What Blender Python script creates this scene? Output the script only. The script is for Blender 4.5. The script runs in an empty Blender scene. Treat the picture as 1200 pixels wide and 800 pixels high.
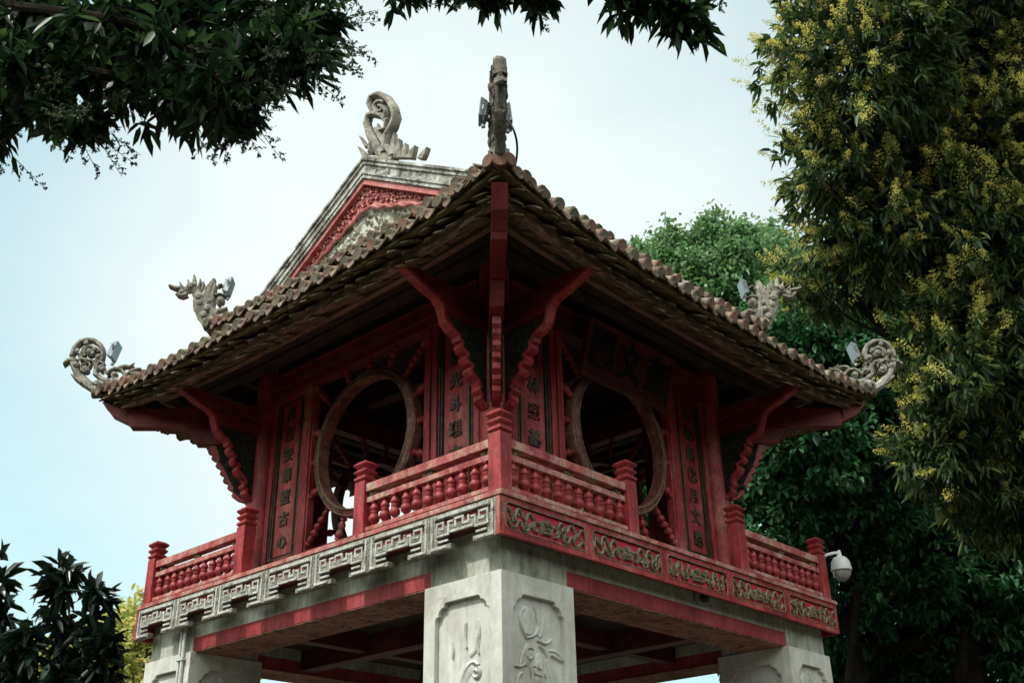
import bpy, bmesh, math, random
import numpy as np
from mathutils import Vector, Matrix
random.seed(7); rng=np.random.default_rng(7)
sc=bpy.context.scene; COL=sc.collection
PI=math.pi
# ------------------------------------------------------------------ camera numbers (metres, z=0 at deck underside)
CAM=np.array([-8.5185,-8.1570,-2.4825]); YAW,PITCH,ROLL,F=0.74034982,0.46749575,-0.01874182,1.28351405
GZ=-4.08
def cam_axes():
    f=np.array([math.cos(YAW)*math.cos(PITCH),math.sin(YAW)*math.cos(PITCH),math.sin(PITCH)])
    r=np.cross(f,[0,0,1.]); r/=np.linalg.norm(r); u=np.cross(r,f)
    return r*math.cos(ROLL)+u*math.sin(ROLL), -r*math.sin(ROLL)+u*math.cos(ROLL), f
CR,CU,CF=cam_axes()
def ray(px,py): return CF+CR*(px-600)/(F*1000)+CU*(400-py)/(F*1000)
def at(px,py,depth): return CAM+ray(px,py)*depth          # a point of the photo at a given depth
def on_diag(px,py):                                        # on the vertical plane through the left hip: (rho, z)
    d=ray(px,py); n=np.array([1,1,0.]); p=CAM+d*(-(n@CAM)/(n@d)); return ((p[1]-p[0])/math.sqrt(2),p[2])
def on_x(x,px,py):
    d=ray(px,py); return CAM+d*((x-CAM[0])/d[0])
# ------------------------------------------------------------------ materials
def new_mat(name):
    m=bpy.data.materials.new(name); m.use_nodes=True; nt=m.node_tree; nt.nodes.clear()
    return m,nt,nt.nodes,nt.links
def surf(name,cols,scale=3.0,stretch=(1,1,1),rough=.6,bump=.2,fine=40.,spots=None,spot_scale=14,spot_lo=.6,spot_hi=.68,spec=.4,metal=0.,detail=8,finemix=.35,bdist=.01,streak=0.,streakcol=(.25,.22,.2)):
    m,nt,N,L=new_mat(name)
    out=N.new('ShaderNodeOutputMaterial'); b=N.new('ShaderNodeBsdfPrincipled')
    b.inputs['Roughness'].default_value=rough; b.inputs['Metallic'].default_value=metal
    b.inputs['Specular IOR Level'].default_value=spec
    L.new(b.outputs[0],out.inputs[0])
    tc=N.new('ShaderNodeTexCoord'); mp=N.new('ShaderNodeMapping'); mp.inputs['Scale'].default_value=stretch
    L.new(tc.outputs['Object'],mp.inputs['Vector'])
    n1=N.new('ShaderNodeTexNoise'); n1.inputs['Scale'].default_value=scale; n1.inputs['Detail'].default_value=detail; n1.inputs['Roughness'].default_value=.65
    L.new(mp.outputs[0],n1.inputs['Vector'])
    rp=N.new('ShaderNodeValToRGB'); el=rp.color_ramp.elements
    lo,hi=.34,.66
    el[0].position=lo; el[0].color=(*cols[0],1); el[1].position=hi; el[1].color=(*cols[-1],1)
    for i,c in enumerate(cols[1:-1]):
        e=el.new(lo+(hi-lo)*(i+1)/(len(cols)-1)); e.color=(*c,1)
    L.new(n1.outputs['Fac'],rp.inputs[0])
    n2=N.new('ShaderNodeTexNoise'); n2.inputs['Scale'].default_value=fine; n2.inputs['Detail'].default_value=6; n2.inputs['Roughness'].default_value=.7
    L.new(mp.outputs[0],n2.inputs['Vector'])
    mr=N.new('ShaderNodeMapRange'); mr.inputs[1].default_value=.3; mr.inputs[2].default_value=.7; mr.inputs[3].default_value=1-finemix; mr.inputs[4].default_value=1+finemix*.6
    L.new(n2.outputs['Fac'],mr.inputs[0])
    mx=N.new('ShaderNodeMix'); mx.data_type='RGBA'; mx.blend_type='MULTIPLY'; mx.inputs['Factor'].default_value=1
    L.new(rp.outputs[0],mx.inputs['A']); L.new(mr.outputs[0],mx.inputs['B'])
    colout=mx.outputs['Result']
    if spots:
        n3=N.new('ShaderNodeTexNoise'); n3.inputs['Scale'].default_value=spot_scale; n3.inputs['Detail'].default_value=9; n3.inputs['Roughness'].default_value=.72
        L.new(mp.outputs[0],n3.inputs['Vector'])
        r3=N.new('ShaderNodeMapRange'); r3.inputs[1].default_value=spot_lo; r3.inputs[2].default_value=spot_hi
        L.new(n3.outputs['Fac'],r3.inputs[0])
        m3=N.new('ShaderNodeMix'); m3.data_type='RGBA'; m3.inputs['B'].default_value=(*spots,1)
        L.new(r3.outputs[0],m3.inputs['Factor']); L.new(colout,m3.inputs['A']); colout=m3.outputs['Result']
    if streak:
        m4=N.new('ShaderNodeMapping'); m4.inputs['Scale'].default_value=(9,9,.8); L.new(tc.outputs['Object'],m4.inputs['Vector'])
        n4=N.new('ShaderNodeTexNoise'); n4.inputs['Scale'].default_value=1.6; n4.inputs['Detail'].default_value=7; n4.inputs['Roughness'].default_value=.7; L.new(m4.outputs[0],n4.inputs['Vector'])
        r4=N.new('ShaderNodeMapRange'); r4.inputs[1].default_value=.47; r4.inputs[2].default_value=.72; r4.inputs[3].default_value=0; r4.inputs[4].default_value=streak; L.new(n4.outputs['Fac'],r4.inputs[0])
        x4=N.new('ShaderNodeMix'); x4.data_type='RGBA'; x4.blend_type='MULTIPLY'; x4.inputs['B'].default_value=(*streakcol,1); L.new(r4.outputs[0],x4.inputs['Factor']); L.new(colout,x4.inputs['A']); colout=x4.outputs['Result']
    L.new(colout,b.inputs['Base Color'])
    if bump:
        ad=N.new('ShaderNodeMath'); ad.operation='ADD'; L.new(n1.outputs['Fac'],ad.inputs[0]); L.new(n2.outputs['Fac'],ad.inputs[1])
        bp=N.new('ShaderNodeBump'); bp.inputs['Strength'].default_value=bump; bp.inputs['Distance'].default_value=bdist
        L.new(ad.outputs[0],bp.inputs['Height']); L.new(bp.outputs[0],b.inputs['Normal'])
    return m
def leafmat(name,dark,mid,light,transl=.35,rough=.45,spec=.4):
    m,nt,N,L=new_mat(name)
    out=N.new('ShaderNodeOutputMaterial'); b=N.new('ShaderNodeBsdfPrincipled'); b.inputs['Roughness'].default_value=rough; b.inputs['Specular IOR Level'].default_value=spec
    t=N.new('ShaderNodeBsdfTranslucent'); ms=N.new('ShaderNodeMixShader'); ms.inputs[0].default_value=transl
    at_=N.new('ShaderNodeAttribute'); at_.attribute_name='v'
    rp=N.new('ShaderNodeValToRGB'); e=rp.color_ramp.elements; e[0].color=(*dark,1); e[1].color=(*light,1); x=e.new(.5); x.color=(*mid,1)
    L.new(at_.outputs['Fac'],rp.inputs[0]); L.new(rp.outputs[0],b.inputs['Base Color'])
    hs=N.new('ShaderNodeHueSaturation'); hs.inputs['Value'].default_value=1.5; hs.inputs['Hue'].default_value=.48
    L.new(rp.outputs[0],hs.inputs['Color']); L.new(hs.outputs[0],t.inputs[0])
    L.new(b.outputs[0],ms.inputs[1]); L.new(t.outputs[0],ms.inputs[2]); L.new(ms.outputs[0],out.inputs[0])
    return m
M={}
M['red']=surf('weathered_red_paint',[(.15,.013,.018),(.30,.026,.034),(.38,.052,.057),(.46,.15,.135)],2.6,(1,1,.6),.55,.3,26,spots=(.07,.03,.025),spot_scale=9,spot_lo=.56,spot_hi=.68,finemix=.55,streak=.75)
M['redrail']=surf('faded_red_rail_paint',[(.28,.04,.047),(.41,.10,.10),(.46,.22,.19),(.46,.35,.28)],6,(1,1,1),.65,.3,50,spots=(.12,.035,.03),spot_scale=17,spot_lo=.58,spot_hi=.66,finemix=.5,streak=.7)
M['ringwood']=surf('worn_red_brown_ring',[(.10,.025,.024),(.20,.06,.05),(.26,.12,.09),(.28,.19,.14)],7,(1,1,1),.65,.35,50,spots=(.07,.05,.035),spot_scale=17,spot_lo=.52,spot_hi=.62,finemix=.5,streak=.4)
M['redfield']=surf('crimson_lacquer',[(.36,.010,.030),(.48,.015,.045),(.52,.03,.06)],4,(1,1,1),.5,.15,30,finemix=.35)
M['reddark']=surf('dull_red_timber',[(.035,.006,.007),(.075,.011,.012),(.12,.02,.019)],3,(1,1,1),.6,.3,30,finemix=.4)  # red darkened so the colour carries interior and under-deck shade
M['redshade']=surf('shade_darkened_red_paint',[(.09,.010,.013),(.16,.018,.022),(.22,.035,.036)],3,(1,1,1),.6,.3,30,spots=(.05,.02,.018),spot_scale=9,spot_lo=.58,spot_hi=.7,finemix=.4)  # darker copy of the red, under-eave shade put into the colour
M['redbeam']=surf('rusty_red_beam_paint',[(.20,.022,.028),(.31,.035,.045),(.38,.07,.075)],3,(1,1,.4),.6,.25,26,spots=(.10,.03,.03),spot_scale=8,spot_lo=.58,spot_hi=.7,finemix=.45,streak=.6)
M['soffit']=surf('peeling_brown_soffit',[(.16,.05,.04),(.27,.11,.08),(.38,.18,.125),(.28,.075,.06)],2.5,(1,1,1),.8,.5,22,spots=(.05,.022,.018),spot_scale=12,spot_lo=.53,spot_hi=.6,finemix=.5)
M['gablered']=surf('pink_red_gable_paint',[(.28,.05,.055),(.40,.11,.11),(.48,.23,.21)],6,(1,1,1),.6,.2,40,spots=(.10,.05,.05),spot_scale=16,spot_lo=.6,spot_hi=.68)
M['silver']=surf('silvered_carving',[(.20,.195,.175),(.38,.38,.355),(.50,.50,.48),(.58,.58,.565)],7,(1,1,1),.5,.5,45,spots=(.11,.085,.07),spot_scale=15,spot_lo=.55,spot_hi=.66,finemix=.5,spec=.5)
M['silverdark']=surf('gap_shaded_silver_plate',[(.13,.12,.10),(.26,.245,.21),(.36,.345,.30)],9,(1,1,1),.55,.5,45,spots=(.08,.065,.05),spot_scale=15,spot_lo=.5,spot_hi=.64,finemix=.5)  # darker copy of the silver, gap shade behind the fret put into colour
M['gold']=surf('tarnished_gilt_carving',[(.07,.05,.032),(.16,.12,.078),(.26,.205,.14)],12,(1,1,1),.5,.4,60,finemix=.5,spec=.5)
M['bronze']=surf('dark_bronze_paint',[(.02,.018,.012),(.055,.045,.028),(.10,.08,.05)],14,(1,1,1),.5,.3,60)
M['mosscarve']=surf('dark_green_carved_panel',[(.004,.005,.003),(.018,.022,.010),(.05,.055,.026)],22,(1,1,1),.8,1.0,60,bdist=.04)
M['stone']=surf('weathered_limewashed_stone',[(.40,.39,.36),(.51,.505,.475),(.58,.575,.555),(.61,.61,.595)],1.3,(1,1,.8),.8,.35,9,spots=(.27,.23,.16),spot_scale=3.4,spot_lo=.60,spot_hi=.72,finemix=.2,detail=10,streak=.5,streakcol=(.55,.5,.42))
M['render']=surf('greenish_grey_render',[(.20,.205,.17),(.31,.32,.27),(.41,.42,.37),(.48,.485,.45)],1.5,(1.3,1.3,.6),.85,.35,12,spots=(.13,.11,.08),spot_scale=6,spot_lo=.6,spot_hi=.75,finemix=.3,detail=10,streak=.7,streakcol=(.45,.42,.34))
M['plaster']=surf('mildewed_white_plaster',[(.09,.085,.075),(.26,.25,.23),(.46,.45,.43),(.58,.57,.55)],3.4,(1,1,1.2),.85,.4,22,spots=(.035,.033,.028),spot_scale=7,spot_lo=.49,spot_hi=.62,finemix=.4,streak=.85,streakcol=(.2,.19,.17))
M['stucco']=surf('off_white_stucco',[(.22,.21,.18),(.46,.44,.39),(.60,.58,.53)],5,(1,1,1),.85,.4,30,spots=(.10,.09,.07),spot_scale=9,spot_lo=.56,spot_hi=.7,finemix=.35)
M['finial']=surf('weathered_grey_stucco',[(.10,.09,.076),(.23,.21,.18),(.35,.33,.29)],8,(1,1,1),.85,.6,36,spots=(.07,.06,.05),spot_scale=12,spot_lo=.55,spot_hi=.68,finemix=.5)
M['finialdark']=surf('backlit_grey_stucco',[(.05,.043,.035),(.10,.088,.073),(.16,.145,.12)],9,(1,1,1),.85,.6,36,spots=(.03,.026,.022),spot_scale=12,spot_lo=.5,spot_hi=.62,finemix=.5)  # darker stucco copy for the near finial, its backlit shade in the colour
M['tile']=surf('mottled_terracotta_tile',[(.06,.045,.034),(.13,.085,.064),(.20,.125,.095),(.30,.25,.20)],6,(1,1,1),.85,.6,30,spots=(.05,.046,.028),spot_scale=8,spot_lo=.50,spot_hi=.62,finemix=.5)
M['tilecap']=surf('terracotta_tile_end',[(.075,.046,.036),(.15,.075,.056),(.25,.115,.085)],7,(1,1,1),.85,.5,40,spots=(.07,.062,.04),spot_scale=4,spot_lo=.46,spot_hi=.56,finemix=.5)
M['tilegrey']=surf('pale_glint_grey_tile',[(.045,.042,.034),(.11,.10,.08),(.20,.185,.15),(.34,.32,.28)],7,(1,1,1),.9,.6,30,spots=(.06,.06,.03),spot_scale=8,spot_lo=.5,spot_hi=.62,finemix=.5)  # greyer tile; its pale mottling also imitates white glints on tile tops
M['capmoss']=surf('mossy_tile_end',[(.05,.042,.03),(.10,.085,.055),(.17,.13,.09)],9,(1,1,1),.9,.6,40,finemix=.6)
M['scale']=surf('mossy_flat_tile',[(.06,.046,.03),(.13,.092,.062),(.21,.155,.10),(.18,.165,.08)],7,(1,1,1),.9,.7,30,spots=(.05,.055,.02),spot_scale=6,spot_lo=.48,spot_hi=.62,finemix=.6)
M['moss']=surf('mossy_eave_board',[(.10,.085,.03),(.20,.18,.07),(.16,.12,.07),(.26,.23,.12)],9,(1,1,1),.9,.5,40,finemix=.5)
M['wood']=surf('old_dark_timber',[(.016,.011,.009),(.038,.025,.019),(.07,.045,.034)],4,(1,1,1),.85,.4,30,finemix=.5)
M['woodlight']=surf('sun_bleached_brown_timber',[(.14,.09,.07),(.23,.155,.12),(.30,.21,.165)],5,(1,1,1),.8,.4,30,finemix=.5)
M['white']=surf('white_enamel',[(.50,.52,.53),(.62,.63,.64)],5,(1,1,1),.35,0,30,finemix=.06)
M['pipe']=surf('grey_plastic_pipe',[(.42,.44,.43),(.55,.56,.55)],5,(1,1,1),.5,0,30,finemix=.1)
M['black']=surf('black_plastic',[(.01,.01,.012),(.02,.02,.024)],5,(1,1,1),.25,0,30)
M['greymetal']=surf('dull_grey_metal',[(.16,.18,.20),(.26,.29,.31)],6,(1,1,1),.45,0,30,metal=.3)
M['glass']=surf('pale_lamp_glass',[(.12,.15,.17),(.22,.26,.28)],6,(1,1,1),.15,0,30,spec=.8,finemix=.1)
M['dome']=surf('smoked_dome_glass',[(.20,.21,.21),(.33,.34,.33)],20,(1,1,1),.06,0,30,spec=.9,finemix=.3)
M['bark']=surf('dark_bark',[(.007,.006,.005),(.016,.013,.010),(.030,.025,.019)],5,(1,1,.3),1.0,.8,30,bdist=.03,spec=.05)
M['barklight']=surf('grey_brown_bark',[(.04,.035,.028),(.085,.072,.058),(.13,.115,.09)],5,(1,1,.3),.9,.8,30,bdist=.03)
M['ground']=surf('paved_courtyard',[(.035,.032,.022),(.055,.048,.035),(.08,.068,.05)],.5,(1,1,1),.9,.3,9)
# ------------------------------------------------------------------ mesh builder
ROOTLOC=Vector((0,0,GZ))
class MB:
    def __init__(s,mp=None): s.v=[];s.f=[];s.mi=[];s.mp=mp;s.m=0;s.attr=[]
    def add(s,vs,fs,m=None):
        b=len(s.v)
        for p in vs: s.v.append(tuple(s.mp(*p)) if s.mp else tuple(p))
        for f in fs: s.f.append(tuple(i+b for i in f)); s.mi.append(s.m if m is None else m)
    def box(s,x0,x1,y0,y1,z0,z1,m=None):
        s.add([(x0,y0,z0),(x1,y0,z0),(x1,y1,z0),(x0,y1,z0),(x0,y0,z1),(x1,y0,z1),(x1,y1,z1),(x0,y1,z1)],
              [(0,3,2,1),(4,5,6,7),(0,1,5,4),(1,2,6,5),(2,3,7,6),(3,0,4,7)],m)
    def hexa(s,p,m=None):   # 8 explicit points, bottom 4 then top 4
        s.add(p,[(0,3,2,1),(4,5,6,7),(0,1,5,4),(1,2,6,5),(2,3,7,6),(3,0,4,7)],m)
    def tube(s,pts,rad,n=8,flat=None,flatdir=None,cap=True,m=None,jit=0):
        pts=[np.array(p,float) for p in pts]; k=len(pts)
        if not hasattr(rad,'__len__'): rad=[rad]*k
        ref=None; vs=[]
        for i,p in enumerate(pts):
            t=pts[min(i+1,k-1)]-pts[max(i-1,0)]; t=t/(np.linalg.norm(t)+1e-9)
            if flatdir is not None:
                b=np.array(flatdir,float); b=b-t*(b@t); b/=np.linalg.norm(b)+1e-9; a=np.cross(t,b)
            else:
                if ref is None: ref=np.array([0,0,1.]) if abs(t[2])<.9 else np.array([1.,0,0])
                a=np.cross(t,ref); a/=np.linalg.norm(a)+1e-9; b=np.cross(a,t); ref=b
            fb=flat if flat is not None else None
            for j in range(n):
                th=2*PI*(j+.5)/n; r=rad[i]*(1+(random.uniform(-jit,jit) if jit else 0))
                rb=fb*(rad[i]/max(rad) if i in(0,k-1) else 1) if fb is not None else r
                vs.append(p+a*math.cos(th)*r+b*math.sin(th)*rb)
        fs=[]
        for i in range(k-1):
            for j in range(n): fs.append((i*n+j,i*n+(j+1)%n,(i+1)*n+(j+1)%n,(i+1)*n+j))
        if cap: fs.append(tuple(range(n))[::-1]); fs.append(tuple((k-1)*n+j for j in range(n)))
        s.add(vs,fs,m)
    def lathe(s,prof,c=(0,0,0),axis=(0,0,1),n=12,m=None):   # prof: (radius, height)
        A=np.array(axis,float); A/=np.linalg.norm(A); ref=np.array([0,0,1.]) if abs(A[2])<.9 else np.array([1.,0,0])
        a=np.cross(A,ref); a/=np.linalg.norm(a); b=np.cross(A,a); c=np.array(c,float); vs=[];k=len(prof)
        for r,h in prof:
            for j in range(n):
                th=2*PI*j/n; vs.append(c+A*h+a*math.cos(th)*r+b*math.sin(th)*r)
        fs=[(i*n+j,i*n+(j+1)%n,(i+1)*n+(j+1)%n,(i+1)*n+j) for i in range(k-1) for j in range(n)]
        fs.append(tuple(range(n))[::-1]); fs.append(tuple((k-1)*n+j for j in range(n)))
        s.add(vs,fs,m)
    def prism(s,poly,fn0,fn1,m=None):  # poly of 2D pts; fn(u,v)->3D for both sides
        n=len(poly); vs=[fn0(*p) for p in poly]+[fn1(*p) for p in poly]
        fs=[tuple(range(n))[::-1],tuple(range(n,2*n))]+[(i,(i+1)%n,n+(i+1)%n,n+i) for i in range(n)]
        s.add(vs,fs,m)
    def ring(s,outer,inner,fn0,fn1,m=None):  # two loops of equal length -> framed solid
        n=len(outer); vs=[fn0(*p) for p in outer]+[fn0(*p) for p in inner]+[fn1(*p) for p in outer]+[fn1(*p) for p in inner]; fs=[]
        for i in range(n):
            j=(i+1)%n
            fs+=[(i,j,n+j,n+i),(2*n+i,3*n+i,3*n+j,2*n+j),(i,2*n+i,2*n+j,j),(n+i,n+j,3*n+j,3*n+i)]
        s.add(vs,fs,m)
    def build(s,name,mats,parent=None,off=None,smooth=False,bevel=0,recalc=True,label=None):
        if off is None: off=ROOTLOC
        me=bpy.data.meshes.new(name)
        o=bpy.data.objects.new(name,me); COL.objects.link(o)
        me.from_pydata([(p[0]-off[0],p[1]-off[1],p[2]-off[2]) for p in s.v],[],s.f)
        if not isinstance(mats,(list,tuple)): mats=[mats]
        for m in mats: me.materials.append(m)
        if len(mats)>1: me.polygons.foreach_set('material_index',s.mi)
        if recalc:
            bm=bmesh.new(); bm.from_mesh(me); bmesh.ops.recalc_face_normals(bm,faces=bm.faces); bm.to_mesh(me); bm.free()
        if smooth: me.polygons.foreach_set('use_smooth',[True]*len(me.polygons))
        if bevel:
            md=o.modifiers.new('bevel','BEVEL'); md.width=bevel; md.segments=2; md.limit_method='ANGLE'; md.angle_limit=.7
        if smooth:
            try: me.set_sharp_from_angle(angle=math.radians(40))
            except Exception: pass
        if parent: o.parent=parent
        else: o.location=off
        if label: o['label']=label
        return o
def root(name,label,cat,loc,group=None,kind=None):
    o=bpy.data.objects.new(name,None); COL.objects.link(o); o.location=loc; o['label']=label; o['category']=cat
    if group: o['group']=group
    return o
def tag(o,label,cat,group=None):
    o['label']=label;o['category']=cat
    if group:o['group']=group
    return o
def struct(o,kind='structure'): o['kind']=kind; return o
def side(k):   # (s, d, z): s along the wall, d outwards
    return [lambda s,d,z:(s,-d,z),lambda s,d,z:(d,s,z),lambda s,d,z:(-s,d,z),lambda s,d,z:(-d,-s,z)][k]
def corner(k): # (rho, t, z): rho outwards on the diagonal, t across
    q=[(-1,-1),(1,-1),(1,1),(-1,1)][k]; h=1/math.sqrt(2)
    return lambda r,t,z:(h*(q[0]*r-q[1]*t),h*(q[1]*r+q[0]*t),z)
def wob(a=.01): return random.uniform(-a,a)
PAV=root('pavilion','red timber pavilion with a double tiled roof standing on four carved stone pillars','pavilion',ROOTLOC)

# ------------------------------------------------------------------ stone pillars
def notch(x0,x1,z0,z1,c=.10,r=.035,n=6):
    """panel outline with ogee notched corners, counter-clockwise"""
    pts=[]
    def arc(cx,cz,a0,a1,rad):
        for i in range(n+1):
            a=math.radians(a0+(a1-a0)*i/n); pts.append((cx+rad*math.cos(a),cz+rad*math.sin(a)))
    def crn(x,z,sx,sz,flip):
        loc=[(0,c+.02),(0,c+.02)]
        L=[]
        L.append((0,c+.03)); L.append((.012,c+.005)); L.append((.035,c)); 
        for i in range(n+1):
            a=PI/2*i/n; L.append((.035+(c-.035)*(1-math.cos(a))*1.0,c-(c-.035)*math.sin(a)))
        L.append((c,.035)); L.append((c+.005,.012)); L.append((c+.03,0))
        L=[(x+sx*p,z+sz*q) for p,q in L]
        return L[::-1] if flip else L
    pts+=crn(x0,z0,1,1,False)+crn(x1,z0,-1,1,True)+crn(x1,z1,-1,-1,False)+crn(x0,z1,1,-1,True)
    return pts
def rect_match(pts,x0,x1,z0,z1):
    """project an inner outline onto an outer rectangle, same number of points"""
    out=[];cx=(x0+x1)/2;cz=(z0+z1)/2
    ix0=min(p[0] for p in pts);ix1=max(p[0] for p in pts);iz0=min(p[1] for p in pts);iz1=max(p[1] for p in pts)
    n=len(pts)//4
    cs=[(x0,z0),(x1,z0),(x1,z1),(x0,z1)]
    for i,p in enumerate(pts):
        q=i//n; j=i%n; c=cs[q]
        # first half of the corner run lies on one edge, second half on the next
        if q in(0,2): first='x'
        else: first='z'
        h=n//2
        if j==h: out.append(c)
        elif (j<h)==(first=='x'): out.append((c[0],p[1]) if abs(p[1]-c[1])>1e-6 else c)
        else: out.append((p[0],c[1]))
    return out
B=2.544;PW=.85;SH=-.273
def spiral(cx,cz,r0,turns,a0=0,cw=1,n=18,rmin=.2):
    return [(cx+(r0*(1-(1-rmin)*i/n))*math.cos(a0+cw*turns*2*PI*i/n),cz+(r0*(1-(1-rmin)*i/n))*math.sin(a0+cw*turns*2*PI*i/n)) for i in range(n+1)]
def smooth_path(p,it=2):
    for _ in range(it):
        q=[p[0]]
        for a,b in zip(p[:-1],p[1:]): q+=[tuple(.75*np.array(a)+.25*np.array(b)),tuple(.25*np.array(a)+.75*np.array(b))]
        q.append(p[-1]); p=q
    return p
def relief(kind):
    """2D strokes (points, radius) in metres; origin at panel top centre, z downwards negative"""
    S=[]
    if kind==0:   # flames over a curling cloud
        S+= [([(-.13,-.42),(-.12,-.36),(-.14,-.28)],.010),([(.02,-.36),(.0,-.28),(.015,-.16)],.014),([(.15,-.42),(.13,-.34),(.16,-.26),(.14,-.16)],.015)]
        S+= [([(-.02,-1.0),(-.05,-.85),(-.06,-.66),(.0,-.52),(.09,-.46),(.15,-.50)],.026),(spiral(.12,-.55,.05,1.2,1.2,-1),.016)]
        S+= [(spiral(-.13,-.68,.05,1.5,.5,1),.013),([(.02,-.95),(.0,-.8),(.04,-.66),(.10,-.62)],.018),(spiral(.25,-.75,.055,1.3,2,-1),.02),([(.10,-1.0),(.11,-.86),(.14,-.74),(.2,-.72)],.018)]
        S+= [([(-.22,-1.1),(-.2,-.95),(-.13,-.86)],.02),(spiral(-.1,-.92,.05,1.3,0,1),.015),(spiral(.02,-1.15,.1,1.6,1,-1),.02),([(-.25,-1.5),(-.12,-1.3),(.1,-1.35),(.25,-1.2)],.02),
              ([(.25,-1.05),(.2,-1.2),(.28,-1.35)],.016)]
    else:         # lotus bud with leaves and ribbons
        S+= [([(-.12,-.30),(-.19,-.2),(-.19,-.12),(-.13,-.06)],.012),([(-.12,-.30),(-.03,-.27),(.03,-.2),(.0,-.1),(-.03,-.04)],.014),([(.03,-.28),(.06,-.2),(.08,-.12)],.012),([(.0,-.3),(.1,-.32),(.17,-.27)],.012)]
        S+= [([(-.1,-.34),(-.17,-.42),(-.2,-.52)],.02),(spiral(-.09,-.42,.06,1.1,.5,1),.013),([(-.26,-.52),(-.18,-.52),(-.14,-.48)],.013),([(.02,-.33),(.12,-.38),(.16,-.5),(.24,-.62),(.3,-.68)],.024),
              ([(.14,-.36),(.22,-.36),(.3,-.42)],.018),([(.16,-.39),(.24,-.41),(.3,-.42)],.015),([(-.08,-.5),(-.05,-.6),(-.06,-.68)],.018),([(-.26,-.7),(-.22,-.58),(-.17,-.56)],.014)]
        for i in range(9): S.append(([(random.uniform(-.06,.1),random.uniform(-.58,-.42)),(random.uniform(-.06,.1),random.uniform(-.58,-.42))],.009))
        S+= [([(-.25,-1.0),(-.26,-.85),(-.2,-.7),(-.05,-.62),(.1,-.66),(.22,-.8),(.26,-.95)],.018),(spiral(.02,-.86,.15,1.7,1.5,-1,30),.02),([(-.2,-.95),(-.16,-.82),(-.08,-.74)],.014),(spiral(-.12,-1.2,.12,1.5,0,1,24),.018),(spiral(.16,-1.25,.1,1.5,2,-1,24),.018),
              ([(-.27,-1.5),(-.1,-1.4),(.1,-1.5),(.27,-1.38)],.018)]
    return S
for c in range(4):
    cx=[-1,1,1,-1][c]; cy=[-1,-1,1,1][c]
    m=MB()
    x0,x1=sorted((cx*B,cx*(B-PW))); y0,y1=sorted((cy*B,cy*(B-PW)))
    m.box(x0+.045,x1-.045,y0+.045,y1-.045,GZ,SH-.004)
    m.box(x0-.06,x1+.06,y0-.06,y1+.06,GZ-.05,GZ+.35)
    m.box(x0-.03,x1+.03,y0-.03,y1+.03,GZ+.35,GZ+.43)
    # four framed faces
    for k in range(4):
        mp=side(k); ccx,ccy=(x0+x1)/2,(y0+y1)/2
        zt=SH; zb=GZ+.43; h=PW/2
        inn=notch(-h+.125,h-.125,zb+.22,zt-.15); outp=rect_match(inn,-h,h,zb,zt)
        def f0(s,z,mp=mp): s=max(-h+.047,min(h-.047,s)); p=mp(s,h-.048,z); return (ccx+p[0],ccy+p[1],z)
        def f1(s,z,mp=mp): p=mp(s,h,z); return (ccx+p[0],ccy+p[1],z)
        m.ring(outp,inn,f0,f1)
        m.prism([(-h+.1,zb+.1),(h-.1,zb+.1),(h-.1,zt-.1),(-h+.1,zt-.1)],f0,lambda s,z,mp=mp:(ccx+mp(s,h-.042,z)[0],ccy+mp(s,h-.042,z)[1],z))
    pil=m.build('pillar',M['stone'],PAV,bevel=.006)
    for k in range(4):
        mp=side(k)
        out=(k==0 and cy<0)or(k==2 and cy>0)or(k==1 and cx>0)or(k==3 and cx<0)
        r=MB(); h=PW/2
        fills=([([(-.06,-.66),(-.02,-.54),(.09,-.49)],.06),([(.0,-1.0),(.02,-.85),(.08,-.7)],.08),([(-.13,-.68),(-.12,-.69)],.06),([(.2,-.8),(.24,-.74)],.06),([(-.15,-1.1),(-.1,-.92),(-.05,-.85)],.08),([(-.2,-1.4),(0,-1.2),(.2,-1.3)],.12),([(.05,-.42),(.13,-.36),(.14,-.24)],.03)]
               if k in(3,1) else [([(-.08,-.27),(-.09,-.17),(-.07,-.07)],.085),([(.03,-.27),(.04,-.18)],.05),([(-.15,-.5),(-.1,-.42),(-.03,-.4)],.05),([(.12,-.42),(.17,-.54),(.26,-.65)],.04),([(.15,-.38),(.23,-.39),(.29,-.42)],.03),([(.0,-.62),(.02,-.5),(.03,-.4)],.06),([(-.2,-.9),(-.08,-.72),(.1,-.72),(.2,-.9)],.08),([(.0,-.86),(.03,-.85)],.11),([(-.12,-1.2),(.16,-1.25)],.12)])
        for st,rad in fills:
            st=smooth_path(st,2); P=[]
            for s,z in st:
                p=mp(s,h-.043,SH-.17+z); P.append((ccx+p[0],ccy+p[1],p[2]))
            d=mp(0,1,0); r.tube(P,[rad*math.sin(PI*(i+1)/(len(P)+1))**.5 for i in range(len(P))],12,flat=.014,flatdir=(d[0],d[1],0))
        for st,rad in relief(0 if k in(3,1) else 1):
            st=smooth_path(st,2) if len(st)<12 else st
            P=[]
            for s,z in st:
                p=mp(s,h-.043,SH-.17+z); P.append((ccx+p[0],ccy+p[1],p[2]))
            d=mp(0,1,0); nn=len(P)
            rad=rad*1.0
            r.tube(P,[rad*(.35+.65*math.sin(PI*min(1,(i+.6)/(nn*.55))/2)) if i<nn*.55 else rad*(1-.6*(i-nn*.55)/(nn*.45)) for i in range(nn)],6,flat=.023,flatdir=(d[0],d[1],0))
        r.build('relief_carving',M['stone'],pil,smooth=True)
    # block above the shoulder
    b=MB(); b.box(x0+.035,x1-.035,y0+.035,y1-.035,SH-.002,-.001)
    b.build('pillar_block',M['render'],PAV,bevel=.004)
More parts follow.
